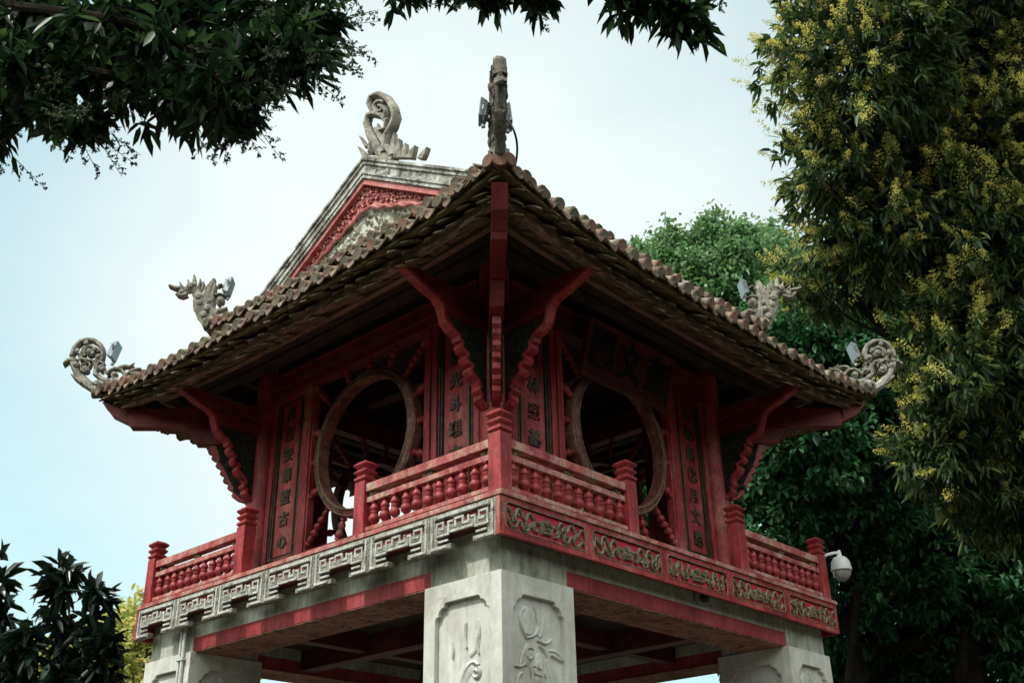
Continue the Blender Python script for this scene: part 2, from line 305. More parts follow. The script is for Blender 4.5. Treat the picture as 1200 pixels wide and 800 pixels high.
# beams between pillars and deck underside
IN=B-PW
for k in range(4):
    mp=side(k)
    m=MB(mp); L_=IN+.033
    m.box(-L_,L_,1.98,2.495,-.128,-.003); m.build('render_band',M['render'],PAV)
    m=MB(mp); m.m=0
    m.box(-L_-.0,L_+.0,2.02,2.5,-.262,-.130); 
    # soffit is a board of its own just under the beam
    m.box(-L_+.002,L_-.002,2.0,2.496,-.272,-.2635,1)
    m.build('red_beam',[M['redbeam'],M['soffit']],PAV,bevel=.003)
m=MB(); m.box(-1.97,1.97,-1.97,1.97,-.02,-.004); m.build('deck_ceiling',M['wood'],PAV)
for x in (-.9,.9):
    m=MB(); m.box(x-.09,x+.09,-1.975,1.975,-.24,-.022); m.build('joist',M['reddark'],PAV,bevel=.004)
for y in (-.9,.9):
    for a,b_ in ((-1.975,-1.0),(-.8,.8),(1.0,1.975)):
        m=MB(); m.box(a,b_,y-.07,y+.07,-.20,-.022); m.build('joist',M['reddark'],PAV,bevel=.004)
# ------------------------------------------------------------------ deck
A=2.65;H1=.313
m=MB(); m.box(-2.502,2.502,-2.502,2.502,0.0,.094,1); m.box(-A+.05,A-.05,-A+.05,A-.05,0.0945,.262,0); m.build('deck',[M['reddark'],M['render']],PAV)
for k in range(4):
    m=MB(side(k)); w=A+.012
    e=.004 if k%2 else 0
    # edge board, mitred corners
    def slab(d0,d1,z0,z1):
        m.hexa([(-d0,d0,z0),(d0,d0,z0),(d1,d1,z0),(-d1,d1,z0),(-d0,d0,z1),(d0,d0,z1),(d1,d1,z1),(-d1,d1,z1)])
    slab(2.2,A+.015,.272,H1); slab(2.5,A+.0,.264,.2715)
    m.build('deck_edge',M['redrail'],PAV,bevel=.004)
# right/left style fascias
def fascia_red(k):
    m=MB(side(k)); z0,z1=-.028,.262
    m.hexa([(-2.60,2.60,z0),(2.60,2.60,z0),(A-.018,A-.018,z0),(-A+.018,A-.018,z0),(-2.60,2.60,z1),(2.60,2.60,z1),(A-.018,A-.018,z1),(-A+.018,A-.018,z1)],1)
    W=2*A/5
    for i in range(5):
        c=-A+W*(i+.5); hw=W/2; a0,a1=c-hw,c+hw
        if i==0:a0+=.0
        o=[(a0+1e-3,z0+.0),(a1-1e-3,z0+.0),(a1-1e-3,z1),(a0+1e-3,z1)]
        # red stiles around each panel (ring with rounded inner corners)
        inn=[]; r=.03
        for (x,z,a) in ((c-hw+.045+r,z0+.04+r,180),(c+hw-.045-r,z0+.04+r,270),(c+hw-.045-r,z1-.035-r,0),(c-hw+.045+r,z1-.035-r,90)):
            for j in range(5):
                t=math.radians(a+90*j/4); inn.append((x+r*math.cos(t),z+r*math.sin(t)))
        outp=[]
        for q in range(4):
            cxz=o[q]
            for j in range(5):
                p=inn[q*5+j]
                if j==2: outp.append(cxz)
                elif (j<2)==(q in(0,2)): outp.append((cxz[0],p[1]))
                else: outp.append((p[0],cxz[1]))
        m.ring(outp,inn,lambda s,z:(s,A-.02,z),lambda s,z:(s,A,z),0)
    m.box(-A-.008,A+.008,A-.03,A+.008,z0-.014,z0-.001,0)
    f=m.build('fascia',[M['red'],M['redfield']],PAV,bevel=.002)
    for i in range(5):
        c=-A+W*(i+.5); hw=W/2-.052; zc=(z0+z1)/2+.002; hh=.10
        g=MB(side(k)); D=A-.012
        bead=[]
        for (x,z,a) in ((c-hw+.03,zc-hh+.03-.003,180),(c+hw-.03,zc-hh+.03-.003,270),(c+hw-.03,zc+hh-.03+.006,0),(c-hw+.03,zc+hh-.03+.006,90)):
            for j in range(4):
                t=math.radians(a+90*j/3); bead.append((x+.03*math.cos(t),D+.010,z+.03*math.sin(t)))
        g.tube(bead+[bead[0]],.0075,6,cap=False)
        def ribbon(pts,r=.013):
            r*=1.35
            pts=smooth_path(pts,2); g.tube([(c+u*hw,D,zc+v*hh) for u,v in pts],[r*(.7+.5*abs(math.sin(j*.45+i))) for j in range(len(pts))],6,flat=.016,flatdir=(0,1,0))
        for sg in(-1,1):
            if i!=2:
                ribbon([(sg*u,v) for u,v in [(.97,.70),(.88,.55),(.84,.1),(.76,-.05),(.72,.72),(.62,.8),(.56,.3),(.5,-.1),(.45,.66),(.36,.72),(.28,.1),(.16,.15)]],.012)
                ribbon([(sg*u,v) for u,v in [(.97,-.28),(.9,-.4),(.84,-.82),(.74,-.8),(.70,-.25),(.62,-.15),(.57,-.75),(.46,-.85),(.42,-.2),(.34,-.1),(.28,-.65),(.2,-.5)]],.013)
                ribbon([(sg*u,v) for u,v in [(.76,.1),(.73,-.3)]],.014); ribbon([(sg*u,v) for u,v in [(.5,0),(.47,-.5)]],.013); ribbon([(sg*u,v) for u,v in [(.3,.2),(.3,-.3)]],.015)
            else:
                for q in range(4):
                    u=.9-q*.17
                    ribbon([(sg*u,.75*(-1)**q),(sg*(u-.07),.2*(-1)**q),(sg*(u+.02),-.2),(sg*(u-.1),-.75*(-1)**q)],.014)
                    ribbon([(sg*(u-.02),.1),(sg*(u-.12),.5*(-1)**(q+1))],.014)
            for q in range(6):
                u=.25+.7*q/5; ribbon([(sg*u,random.uniform(-.6,.6)),(sg*(u+random.uniform(-.05,.05)),random.uniform(-.6,.6))],.009)
        # medallion
        hm=.17 if i!=2 else .26
        med=[(c+hm*hw*a*1.0,zc+hh*b*.78) for a,b in [(-.7,-.9),(.7,-.9),(1,-.2),(.8,.55),(.25,.6),(0,.95),(-.25,.6),(-.8,.55),(-1,-.2)]]
        g.prism(med,lambda s,z:(s,D-.004,z),lambda s,z:(s+(c-s)*.15,D+.02,z+(zc-z)*.15))
        for q in range(5):
            t=2*PI*q/5; g.tube(smooth_path([(c+hw*hm*.75*math.cos(t),D+.02,zc+.055*math.sin(t)),(c+.05*hm*math.cos(t+.6),D+.026,zc+.03*math.sin(t+.6)),(c,D+.024,zc)],1),.007,5)
        g.build('gilt_carving',M['gold'],f,smooth=True)
def fascia_silver(k):
    m=MB(side(k)); m.hexa([(-2.60,2.60,.088),(2.60,2.60,.088),(A-.014,A-.014,.088),(-A+.014,A-.014,.088),(-2.60,2.60,.262),(2.60,2.60,.262),(A-.014,A-.014,.262),(-A+.014,A-.014,.262)])
    m.box(-A+.003,-A+.04,A-.05,A+.016,-.043,.260); m.box(A-.04,A-.003,A-.05,A+.016,-.043,.260)
    f=m.build('fascia',[M['red']],PAV,bevel=.002)
    W=(2*A-.085)/7; zt=.262
    for i in range(7):
        u0=-A+.0425+W*i
        g=MB(side(k))
        def P(u0_,u1_,z0,z1,d0,d1):
            g.box(u0+u0_*W+.002,u0+u1_*W-.002,A+d0,A+d1,z0,z1,1)
        D0=-.012
        # pierced plate: top strip, band, necks, feet; layers step outwards
        P(0,1,zt-.052,zt,D0,.010)
        P(0,1,.092,.150,D0,.012)
        P(0,.13,-.03,.092,-.05,.012); P(.87,1,-.03,.092,-.05,.012)
        P(0,.34,-.045,-.002,-.051,.014); P(.66,1,-.045,-.002,-.051,.014)
        P(0,.085,.150,zt-.052,D0,.012); P(.915,1,.150,zt-.052,D0,.012)
        P(.13,.30,.062,.092,D0,.010); P(.70,.87,.062,.092,D0,.010)
        # raised fret
        t=.017
        def bar(pts,r=.011,d=.018):
            for (a,b),(c_,d_) in zip(pts[:-1],pts[1:]):
                x0,x1=sorted((u0+a*W,u0+c_*W)); zz0,zz1=sorted((zt-b*.30,zt-d_*.30))
                g.box(x0-r,x1+r,A+.001,A+d+random.uniform(-.002,.002),zz0-r,zz1+r)
        bar([(.05,.10),(.05,.95),(.27,.95)],.012,.022); bar([(.95,.10),(.95,.95),(.73,.95)],.012,.022)
        bar([(.12,.62),(.12,.28),(.22,.28),(.22,.45),(.17,.45)],.0105)
        bar([(.12,.62),(.30,.62),(.30,.30),(.36,.30)],.0105)
        bar([(.40,.45),(.40,.26),(.52,.26),(.52,.45),(.60,.45),(.60,.30)],.0105)
        bar([(.34,.58),(.66,.58)],.0105,.022)
        bar([(.88,.62),(.88,.26),(.76,.26),(.76,.46),(.82,.46)],.0105); bar([(.88,.62),(.70,.62),(.70,.34),(.65,.34)],.0105)
        bar([(.15,.78),(.28,.78)],.010); bar([(.72,.78),(.85,.78)],.010)
        bar([(.12,.10),(.88,.10)],.014,.017)
        g.build('silver_fretwork',[M['silver'],M['silverdark']],f,bevel=.004)
for k in (0,1,2): fascia_red(k)
fascia_silver(3)
# ------------------------------------------------------------------ balustrades
P_,Q_=2.557,.904; ZP=1.01
def post_mb():
    m=MB(); h=.068
    m.box(-h,h,-h,h,0,.505)
    def fr(h0,h1,z0,z1): m.hexa([(-h0,-h0,z0),(h0,-h0,z0),(h0,h0,z0),(-h0,h0,z0),(-h1,-h1,z1),(h1,-h1,z1),(h1,h1,z1),(-h1,h1,z1)])
    m.box(-.056,.056,-.056,.056,.504,.70)
    fr(.062,.076,.512,.524); fr(.076,.076,.5245,.545); fr(.076,.060,.5455,.556); fr(.060,.078,.572,.592); fr(.078,.078,.5925,.606); fr(.078,.060,.6065,.620)
    fr(.060,.083,.634,.660); fr(.083,.083,.6605,.674); fr(.083,.056,.6745,.694); fr(.056,.020,.6945,.708)
    return m
pm=post_mb(); post0=None
bal=MB()
bal.lathe([(.020,0),(.030,.004),(.030,.016),(.018,.026),(.020,.034),(.044,.056),(.050,.080),(.043,.104),(.033,.116),(.037,.119),(.037,.128),(.030,.132),(.037,.136),(.037,.145),(.032,.150),(.042,.163),(.042,.180),(.026,.206),(.020,.218),(.032,.225),(.033,.236),(.024,.242)],n=14)
bal_me=None
for k in range(4):
    mp=side(k)
    for s in ((-P_,-Q_,Q_)):
        x,y,z=mp(s,P_,H1)
        if post0 is None:
            post0=pm.build('balustrade_post',M['red'],PAV,off=(0,0,0),bevel=.006); o=post0
        else: o=post0.copy(); COL.objects.link(o)
        o.parent=PAV; o.location=Vector((x,y,z))-ROOTLOC
    for sg in (-1,1):
        a,b_=sorted((sg*(Q_+.069),sg*(P_-.069)))
        m=MB(mp)
        m.box(a,b_,P_-.048,P_+.048,.712,.786,0); m.box(a,b_,P_-.036,P_+.036,.612,.662,0); m.box(a,b_,P_-.042,P_+.042,.350,.388,0)
        rail=m.build('balustrade',M['redrail'],PAV,bevel=.005)
        for u in (a+.07,(a+b_)/2,b_-.07):
            g=MB(mp)
            for q in range(7):
                cx=u+random.uniform(-.05,.05); g.lathe([(.004,-.024),(.018,-.016),(.022,0),(.018,.016),(.004,.024)],(cx,P_+random.uniform(-.012,.012),.687+random.uniform(-.006,.006)),(1,0,0),6)
            g.build('carved_boss',M['gold'],rail,smooth=True)
        for i in range(11):
            s=a+(b_-a)*(i+.5)/11; x,y,z=mp(s,P_,.378)
            if bal_me is None:
                o=bal.build('baluster',M['red'],rail,off=(0,0,0),smooth=True); bal_me=o.data
            else: o=bpy.data.objects.new('baluster',bal_me); COL.objects.link(o); o.parent=rail
            o.location=Vector((x,y,z))-ROOTLOC; o.rotation_euler=(wob(.03),wob(.03),random.uniform(0,6)); o.scale=(random.uniform(.95,1.05),)*2+(1,)
# ------------------------------------------------------------------ columns and walls
R_=1.81
for c in range(4):
    x,y,_=corner(c)(R_*math.sqrt(2),0,0)
    m=MB(); m.lathe([(.19,.3),(.20,.36),(.17,.40),(.152,.42),(.150,1.6),(.145,3.2)],(x,y,0),n=28)
    m.build('column',M['red'],PAV,smooth=True)
def cjk(txt,size,mp,s,d,z,name,mat,parent,ext=.008,bold=.004,tilt=0,sx=1.):
    cu=bpy.data.curves.new(name,'FONT'); cu.body=txt; cu.size=size; cu.align_x='CENTER'; cu.align_y='CENTER'; cu.extrude=ext; cu.offset=bold; cu.resolution_u=3
    t=bpy.data.objects.new(name,cu); COL.objects.link(t)
    dg=bpy.context.evaluated_depsgraph_get(); me=bpy.data.meshes.new_from_object(t.evaluated_get(dg)); bpy.data.objects.remove(t); bpy.data.curves.remove(cu)
    for v in me.vertices:
        a,b,c=v.co; a*=sx
        p=mp(s+a,d+c*math.cos(tilt)+b*math.sin(tilt),z+b*math.cos(tilt)-c*math.sin(tilt)); v.co=Vector(p)-ROOTLOC
    me.materials.clear(); me.materials.append(mat)
    o=bpy.data.objects.new(name,me); COL.objects.link(o); o.parent=parent; return o
TXT={(3,-1):'月宵安華藍古心',(3,1):'城臨光斗現文',(0,-1):'朝英林盛基',(0,1):'前朝開教月文瀾',(1,-1):'奎星天朗人文',(1,1):'璧水春深道脈',(2,-1):'奎星天朗人文',(2,1):'璧水春深道脈'}
WZ0,WZ1=.715,2.60; WC=1.665
for k in range(4):
    mp=side(k)
    m=MB(mp)
    m.box(-1.68,1.68,1.745,1.895,2.602,2.70); m.box(-1.68,1.68,1.755,1.915,2.703,2.84); 
    m.box(-1.68,1.68,1.76,1.93,2.843,2.88)
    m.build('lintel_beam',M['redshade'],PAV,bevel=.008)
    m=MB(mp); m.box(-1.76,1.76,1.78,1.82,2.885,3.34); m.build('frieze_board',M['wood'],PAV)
    for sg in(-1,1):
        m=MB(mp); a,b_=sorted((sg*.905,sg*.985)); m.box(a,b_,1.75,1.875,.318,2.60); 
        a,b_=sorted((sg*.885,sg*.903)); m.box(a,b_,1.77,1.855,.318,2.60)
        m.build('window_stile',M['red'],PAV,bevel=.006)
        # inscribed panel
        m=MB(mp); c=sg*1.315
        m.box(c-.328,c+.328,1.79,1.815,.318,2.60)
        for u in (-.285,.285): m.box(c+u-.035,c+u+.035,1.815,1.858,.318,2.60)
        m.box(c-.16,c+.16,1.8152,1.832,.76,2.50)
        m.box(c-.248,c+.248,1.8152,1.842,.62,.715); m.box(c-.248,c+.248,1.8152,1.842,2.535,2.60)
        pan=m.build('wall_panel',M['red'],PAV,bevel=.004)
        g=MB(mp)
        for u in (-.222,.222,-.185,.185): g.box(c+u-.007,c+u+.007,1.817,1.846,.735,2.52)
        for z in (.735,2.52): g.box(c-.222,c+.222,1.8465,1.850,z-.007,z+.007)
        g.build('panel_moulding',M['bronze'],pan)
        t=TXT[(k,sg)]; n=len(t)
        for i,ch in enumerate(t):
            z=2.36-(2.36-.90)*i/(n-1) if n>6 else 2.34-(2.34-1.02)*i/(n-1)
            if k==3 and sg==1: z=2.42-.245*i*1.02
            if k==0 and sg==-1: z=2.42-.28*i*.98
            cjk(ch,.165,mp,c,1.838,z,'inscription_character',M['bronze'],pan,.009,.0055)
    # apron under the window
    m=MB(mp); m.box(-.884,.884,1.79,1.83,.318,.655); m.box(-.884,.884,1.77,1.86,.657,.712); m.build('window_sill',M['red'],PAV,bevel=.005)
    # round window ring
    prof=[(.695,1.76),(.775,1.76),(.782,1.80),(.782,1.868),(.768,1.884),(.757,1.878),(.713,1.890),(.706,1.900),(.695,1.895)]
    m=MB(mp); n=64; vs=[]
    for i in range(n):
        t=2*PI*i/n
        for r,d in prof: vs.append((r*math.cos(t),d,WC+r*math.sin(t)))
    q=len(prof); fs=[(i*q+j,i*q+(j+1)%q,((i+1)%n)*q+(j+1)%q,((i+1)%n)*q+j) for i in range(n) for j in range(q)]
    m.add(vs,fs)
    ring=m.build('window_ring',M['ringwood'],PAV,smooth=True)
    g=MB(mp)
    for i in range(72):
        t=2*PI*(i+.5)/72; ct,st=math.cos(t),math.sin(t)
        r0=.735; L=.016; w=.012
        pts=[(r0*ct-L*st*a+w*b*ct,1.882,WC+r0*st+L*ct*a+w*b*st) for a,b in((1,0),(0,1),(-1,0),(0,-1))]
        top=(r0*ct,1.897,WC+r0*st); g.add(pts+[top],[(0,1,4),(1,2,4),(2,3,4),(3,0,4)])
    for rr,dd in((.764,1.885),(.706,1.901)):
        g.tube([(rr*math.cos(2*PI*i/64),dd,WC+rr*math.sin(2*PI*i/64)) for i in range(65)],.006,5,cap=False)
    g.build('ring_ornament',M['gold'],ring)
    # turned spokes
    for i in range(16):
        t=2*PI*(i+.0)/16+ (0.0)
        ct,st=math.cos(t),math.sin(t)
        hx,hz=.884,(WZ1-WZ0)/2
        Rm=min(hx/abs(ct) if abs(ct)>1e-6 else 9,hz/abs(st) if abs(st)>1e-6 else 9)
        L=Rm-.78
        g=MB(mp); pr=[(.020,0),(.036,.01),(.036,.03),(.022,.04)]
        nb=max(1,int(round((L-.06)/.085))); 
        for j in range(nb):
            h0=.045+(L-.07)*j/nb; hh=(L-.07)/nb; f=.8+.35*math.sin(PI*(j+.5)/nb)
            pr+=[(.022,h0),(.034*f,h0+hh*.3),(.038*f,h0+hh*.5),(.034*f,h0+hh*.75),(.022,h0+hh*.95)]
        pr+=[(.034,L-.02),(.034,L+.0),(.02,L+.004)]
        pr2=[];
        for a in pr:
            if not pr2 or a[1]>pr2[-1][1]: pr2.append(a)
        g.lathe(pr2,(.779*ct,1.82,WC+.779*st),(ct,0,st),12)
        g.build('turned_spoke',M['red'],ring,smooth=True)
m=MB(); m.box(-1.78,1.78,-1.78,1.78,3.02,3.06); m.build('ceiling',M['wood'],PAV)
for x in(-.6,.6):
    m=MB(); m.box(x-.08,x+.08,-1.75,1.75,2.86,3.015); m.build('ceiling_beam',M['reddark'],PAV)
# name board
mp=side(0); tl=math.atan2(.16,.52); m=MB()
def nb(s,zz,dd): return mp(s,1.99+zz*math.sin(tl)+dd*math.cos(tl),2.13+zz*math.cos(tl)-dd*math.sin(tl))
S0,S1,HB=-.80,.66,.60
m.hexa([nb(S0+.05,.05,-.02),nb(S1-.05,.05,-.02),nb(S1-.05,.05,.012),nb(S0+.05,.05,.012),nb(S0+.05,HB-.05,-.02),nb(S1-.05,HB-.05,-.02),nb(S1-.05,HB-.05,.012),nb(S0+.05,HB-.05,.012)])
m.ring([(S0,0),(S1,0),(S1,HB),(S0,HB)],[(S0+.05,.05),(S1-.05,.05),(S1-.05,HB-.05),(S0+.05,HB-.05)],lambda s,z:nb(s,z,-.03),lambda s,z:nb(s,z,.035))
board=m.build('name_board',M['reddark'],PAV,bevel=.006)
for i,ch in enumerate('閣文奎'):
    s=S0+.27+i*(S1-S0-.54)/2
    p0=1.99+HB/2*math.sin(tl)+.014; z0=2.13+HB/2*math.cos(tl)
    cjk(ch,.43,mp,s,p0,z0,'carved_character',M['black'],board,.012,.012,tl,.92)
# ------------------------------------------------------------------ brackets under the eaves
def poly_bracket(name,mpf,poly,w,inner_scale,mats,parent):
    """red edged bracket: a thick outline rim with a thinner carved panel inside; mpf(r,t,z)"""
    m=MB(mpf)
    m.prism(poly,lambda r,z:(r,-w*.28,z),lambda r,z:(r,w*.28,z),0)
    return m
def side_bracket(cx_sign,k,s):
    mp=side(k); mpf=lambda r,t,z:mp(s+t,r,z)
    w=.10
    # rim: outer (lower) edge as a broad red moulding
    edge=[(3.04,2.545),(3.06,2.50),(3.03,2.475),(3.0,2.47),(2.90,2.43),(2.75,2.37),(2.60,2.325),(2.57,2.29),(2.55,2.28),(2.53,2.22),(2.49,2.12),(2.42,2.06),(2.34,2.03),(2.33,1.99),(2.30,1.985),(2.31,1.93),(2.28,1.90),(2.23,1.88),(2.25,1.84),(2.22,1.80),(2.17,1.79),(2.19,1.74),(2.16,1.70),(2.10,1.66),(2.07,1.62),(2.09,1.57),(2.05,1.54),(2.06,1.50),(2.02,1.46),(1.965,1.43)]
    m=MB(mpf)
    n=len(edge)
    th=.036
    vs=[];fs=[]
    for i,(r,z) in enumerate(edge):
        a=edge[max(i-1,0)];b_=edge[min(i+1,n-1)]; tx,tz=b_[0]-a[0],b_[1]-a[1]; l=math.hypot(tx,tz)+1e-9; nx,nz=tz/l,-tx/l   # inward normal
        if nx>0 : nx,nz=-nx,-nz
        r2,z2=r+nx*th*1.0-.004,z+abs(nz)*th+.006
        for t in(-w/2,w/2): vs.append((r,t,z))
        for t in(-w/2,w/2): vs.append((r2,t,z2))
    for i in range(n-1):
        a=4*i;b_=4*(i+1); fs+=[(a,a+1,b_+1,b_),(a+2,b_+2,b_+3,a+3),(a,b_,b_+2,a+2),(a+1,a+3,b_+3,b_+1)]
    fs+=[(0,2,3,1),(4*n-4,4*n-3,4*n-1,4*n-2)]
    m.add(vs,fs)
    # arm beams above
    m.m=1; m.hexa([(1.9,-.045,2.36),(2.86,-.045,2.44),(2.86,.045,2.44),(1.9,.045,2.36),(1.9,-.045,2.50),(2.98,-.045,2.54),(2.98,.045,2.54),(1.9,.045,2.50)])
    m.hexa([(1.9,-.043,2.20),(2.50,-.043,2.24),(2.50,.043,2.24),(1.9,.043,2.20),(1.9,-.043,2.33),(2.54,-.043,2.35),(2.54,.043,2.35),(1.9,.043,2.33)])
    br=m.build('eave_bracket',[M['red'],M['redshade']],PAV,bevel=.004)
    g=MB(mpf)
    inner=[(1.955,2.19)]+[(2.46,2.19),(2.43,2.10),(2.30,2.06),(2.27,1.97),(2.22,1.90),(2.13,1.82),(2.12,1.74),(2.03,1.66),(2.0,1.55),(1.955,1.49)]
    g.prism(inner,lambda r,z:(r,-.030,z),lambda r,z:(r,.030,z))
    for i in range(26):
        z=random.uniform(1.55,2.15); rmax=1.99+(z-1.5)*.62; r=random.uniform(1.99,max(2.0,rmax)); a=random.uniform(0,6)
        for t in(-.032,.032):
            g.tube([(r+.03*math.cos(a+q),t,z+.03*math.sin(a+q)) for q in (0,.8,1.6,2.4)],[.007,.011,.011,.005],5)
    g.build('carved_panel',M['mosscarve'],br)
for k in range(4):
    for s in(-R_,R_): side_bracket(0,k,s)
def diag_bracket(c):
    cf=corner(c); q=math.sqrt(2); mpf=lambda r,t,z:cf(r*q,t,z)   # r given as per-axis distance
    m=MB(mpf); w=.135
    m.hexa([(1.85,-w/2,2.34),(2.90,-w/2,2.345),(2.90,w/2,2.345),(1.85,w/2,2.34),(1.85,-w/2,2.62),(3.0,-w/2,2.56),(3.0,w/2,2.56),(1.85,w/2,2.62)])
    m.hexa([(2.93,-w/2,2.40),(3.06,-w/2,2.49),(3.06,w/2,2.49),(2.93,w/2,2.40),(2.9,-w/2,2.57),(3.16,-w/2,2.66),(3.16,w/2,2.66),(2.9,w/2,2.57)])
    m.hexa([(1.85,-w*.48,2.13),(2.36,-w*.48,2.135),(2.36,w*.48,2.135),(1.85,w*.48,2.13),(1.85,-w*.48,2.335),(2.45,-w*.48,2.335),(2.45,w*.48,2.335),(1.85,w*.48,2.335)])
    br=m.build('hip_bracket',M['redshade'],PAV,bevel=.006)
    m=MB(mpf); w=.075
    edge=[(2.26,2.125),(2.26,2.04),(2.22,2.02),(2.23,1.97),(2.18,1.93),(2.19,1.88),(2.14,1.84),(2.15,1.79),(2.11,1.76),(2.12,1.70),(2.07,1.67),(2.08,1.62),(2.03,1.58),(2.04,1.53),(1.99,1.48),(1.90,1.44),(1.90,2.125)]
    m.prism(edge,lambda r,z:(r,-w/2,z),lambda r,z:(r,w/2,z)); m.build('bracket_foot',M['red'],br,bevel=.004)
    g=MB(mpf); g.prism([(1.9,1.5),(1.97,1.5),(2.02,1.6),(2.06,1.7),(2.10,1.8),(2.15,1.92),(2.18,2.05),(2.2,2.12),(1.9,2.12)],lambda r,z:(r,-w/2-.012,z),lambda r,z:(r,w/2+.012,z))
    for i in range(30):
        z=random.uniform(1.55,2.1); r=random.uniform(1.93,1.96+(z-1.45)*.38); a=random.uniform(0,6)
        for t in(-.052,.052): g.tube([(r+.022*math.cos(a+j),t,z+.03*math.sin(a+j)) for j in (0,.8,1.6,2.4)],[.007,.012,.012,.005],5)
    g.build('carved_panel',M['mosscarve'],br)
for c in range(4): diag_bracket(c)
# ------------------------------------------------------------------ roofs
def roof(kind,k,e,zE,din,zI,lift,dl,spacing,parent,par):
    mp=side(k)
    def zf(s,d): return zE+(zI-zE)*(e-d)/(e-din)*(1-.05*math.sin(PI*(e-d)/(e-din)))+(lift*(min(abs(s),e)/e)**3+.42*lift*(min(abs(s),e)/e)**10)*(max(d,0)/e)**2
    # body slab
    m=MB(mp); ns=28
    ss=[-e+2*e*i/ns for i in range(ns+1)]; nd=8; top=[];bot=[]
    for s in ss:
        dm=dl(s)
        for j in range(nd+1):
            d=e-.05-(e-.05-dm)*j/nd; s2=max(-d-.0,min(d,s))
            top.append((s2,d,zf(s2,d)-.035)); bot.append((s2,d,zf(s2,d)-.10))
    nv=nd+1; fs=[]
    T=len(top)
    for i in range(ns):
        for j in range(nd):
            a=i*nv+j; fs.append((a,a+1,a+nv+1,a+nv)); fs.append((T+a,T+a+nv,T+a+nv+1,T+a+1))
        a=i*nv; fs.append((a,a+nv,T+a+nv,T+a))
    m.add(top+bot,fs); body=m.build('roof_slope',M['scale'],parent,recalc=False)
    # cover tiles
    m=MB(mp); n_=int(e*2/spacing); caps=m; pans=MB(mp)
    for i in range(n_+1):
        s=-e+spacing*.5+ (2*e-spacing)*i/n_+wob(.006); d1=max(dl(s),abs(s)-.02)
        d=e+wob(.02)+.01; first=True; jz=wob(.010); r0=.056+wob(.003)
        while d>d1+.03:
            L=min(.24,d-d1); c0=np.array((s+wob(.004),d,zf(s,d)+.012+jz+wob(.004))); c1=np.array((s+wob(.004),d-L-.02,zf(s,d-L-.02)+.010+jz))
            m.tube([c0,c1],[r0*1.08,r0*.9],10,cap=True,m=random.choice((0,0,2)))
            if first:
                dd=.014; caps.lathe([(.02,-.004),(r0*1.12,0),(r0*1.14,dd),(r0*1.0,dd+.008),(r0*.62,dd+.003)],c0,(0.0+wob(.05),1,-.12+wob(.08)),12,random.choice((1,1,3)))
                first=False
            d-=L
            if L<.24: break
    for i in range(n_):
        s=-e+spacing*.5+(2*e-spacing)*(i+.5)/n_; d1=max(dl(s),abs(s)-.02); d=e+.02+wob(.015); hw=spacing*.46
        first=True
        while d>d1+.03:
            L=min(.24,d-d1); vs=[];
            for dd,up in((d,.0),(d-L-.02,-.012)):
                for q in range(6):
                    u=-1+2*q/5; vs.append((s+u*hw,dd,zf(s,dd)-.034+.03*u*u+up+.012))
            n0=len(vs)
            for v in vs[:6]: vs.append((v[0],v[1],v[2]-.016))
            fs=[(q,q+1,7+q,6+q) for q in range(5)]+[(q,12+q,13+q,q+1) for q in range(5)]
            vs=vs[:12]+vs[12:]
            pans.add(vs,fs)
            if first:   # pointed drip lip
                z0=zf(s,d)-.03
                P=[(-1,.028),(-.6,-.004),(-.35,-.035),(0,-.062+wob(.01)),(.35,-.035),(.6,-.004),(1,.028),(0.5,.004),(0,-.002),(-.5,.004)]
                tl_=wob(.02)
                pans.prism([(s+u*hw,z0+v) for u,v in P],lambda a,z:(a,d-.004+(z0-z)*.2+tl_,z),lambda a,z:(a,d+.012+(z0-z)*.2+tl_,z))
                first=False
            d-=L
            if L<.24: break
    m.build('cover_tiles',[M['tile'],M['tilecap'],M['tilegrey'],M['capmoss']],body,smooth=True); pans.build('pan_tiles',M['tile'],body)
    # mossy eave strip
    m=MB(mp); N=40; pts=[]
    m2=MB(mp)
    for i in range(N):
        s0=(-e+.02)+(2*e-.04)*i/N; s1=(-e+.02)+(2*e-.04)*(i+1)/N
        for mm,(da,db,za,zb) in ((m,(e-.075,e-.028,-.075,-.045)),):
            a0=zf(s0,e);a1=zf(s1,e)
            mm.hexa([(s0,da,a0+za),(s1,da,a1+za),(s1,db,a1+za),(s0,db,a0+za),(s0,da,a0+zb),(s1,da,a1+zb),(s1,db,a1+zb),(s0,db,a0+zb)])
    m.build('eave_strip',M['moss'],body)
    # hanging layers of flat scale tiles
    m=MB(mp)
    for layer in range(3 if kind=='low' else 2):
        dd=e-.04-.075*layer; zz=-.085-.038*layer; sp=.20; x=-dd+.05
        while x<dd-.05:
            w=sp*random.uniform(.40,.56); a=x+wob(.03); z=zf(a,e)+zz+wob(.022); pt=random.uniform(.03,.12); tl_=wob(.13); yaw=wob(.4); dz=wob(.05)
            P=[(-w,-.16),(w,-.16),(w,-.02),(w*.55,pt*.6),(0,pt),(-w*.55,pt*.6),(-w,-.02)]
            def fa(u,v,o=0): 
                return (a+u+v*yaw,dd+v*.95-.06,z-(v*.42)*(1 if v<0 else -.0)*1.0-(v*.5 if v>0 else 0)+tl_*u+o+dz*v*3)
            m.prism(P,lambda u,v:fa(u,v,0),lambda u,v:fa(u,v,.015))
            x+=sp*random.uniform(.85,1.1)
    m.build('scale_tiles',M['scale'],body)
    # rafters and purlins
    lo=zI if kind=='low' else zI
    m=MB(mp); x=-e+.25
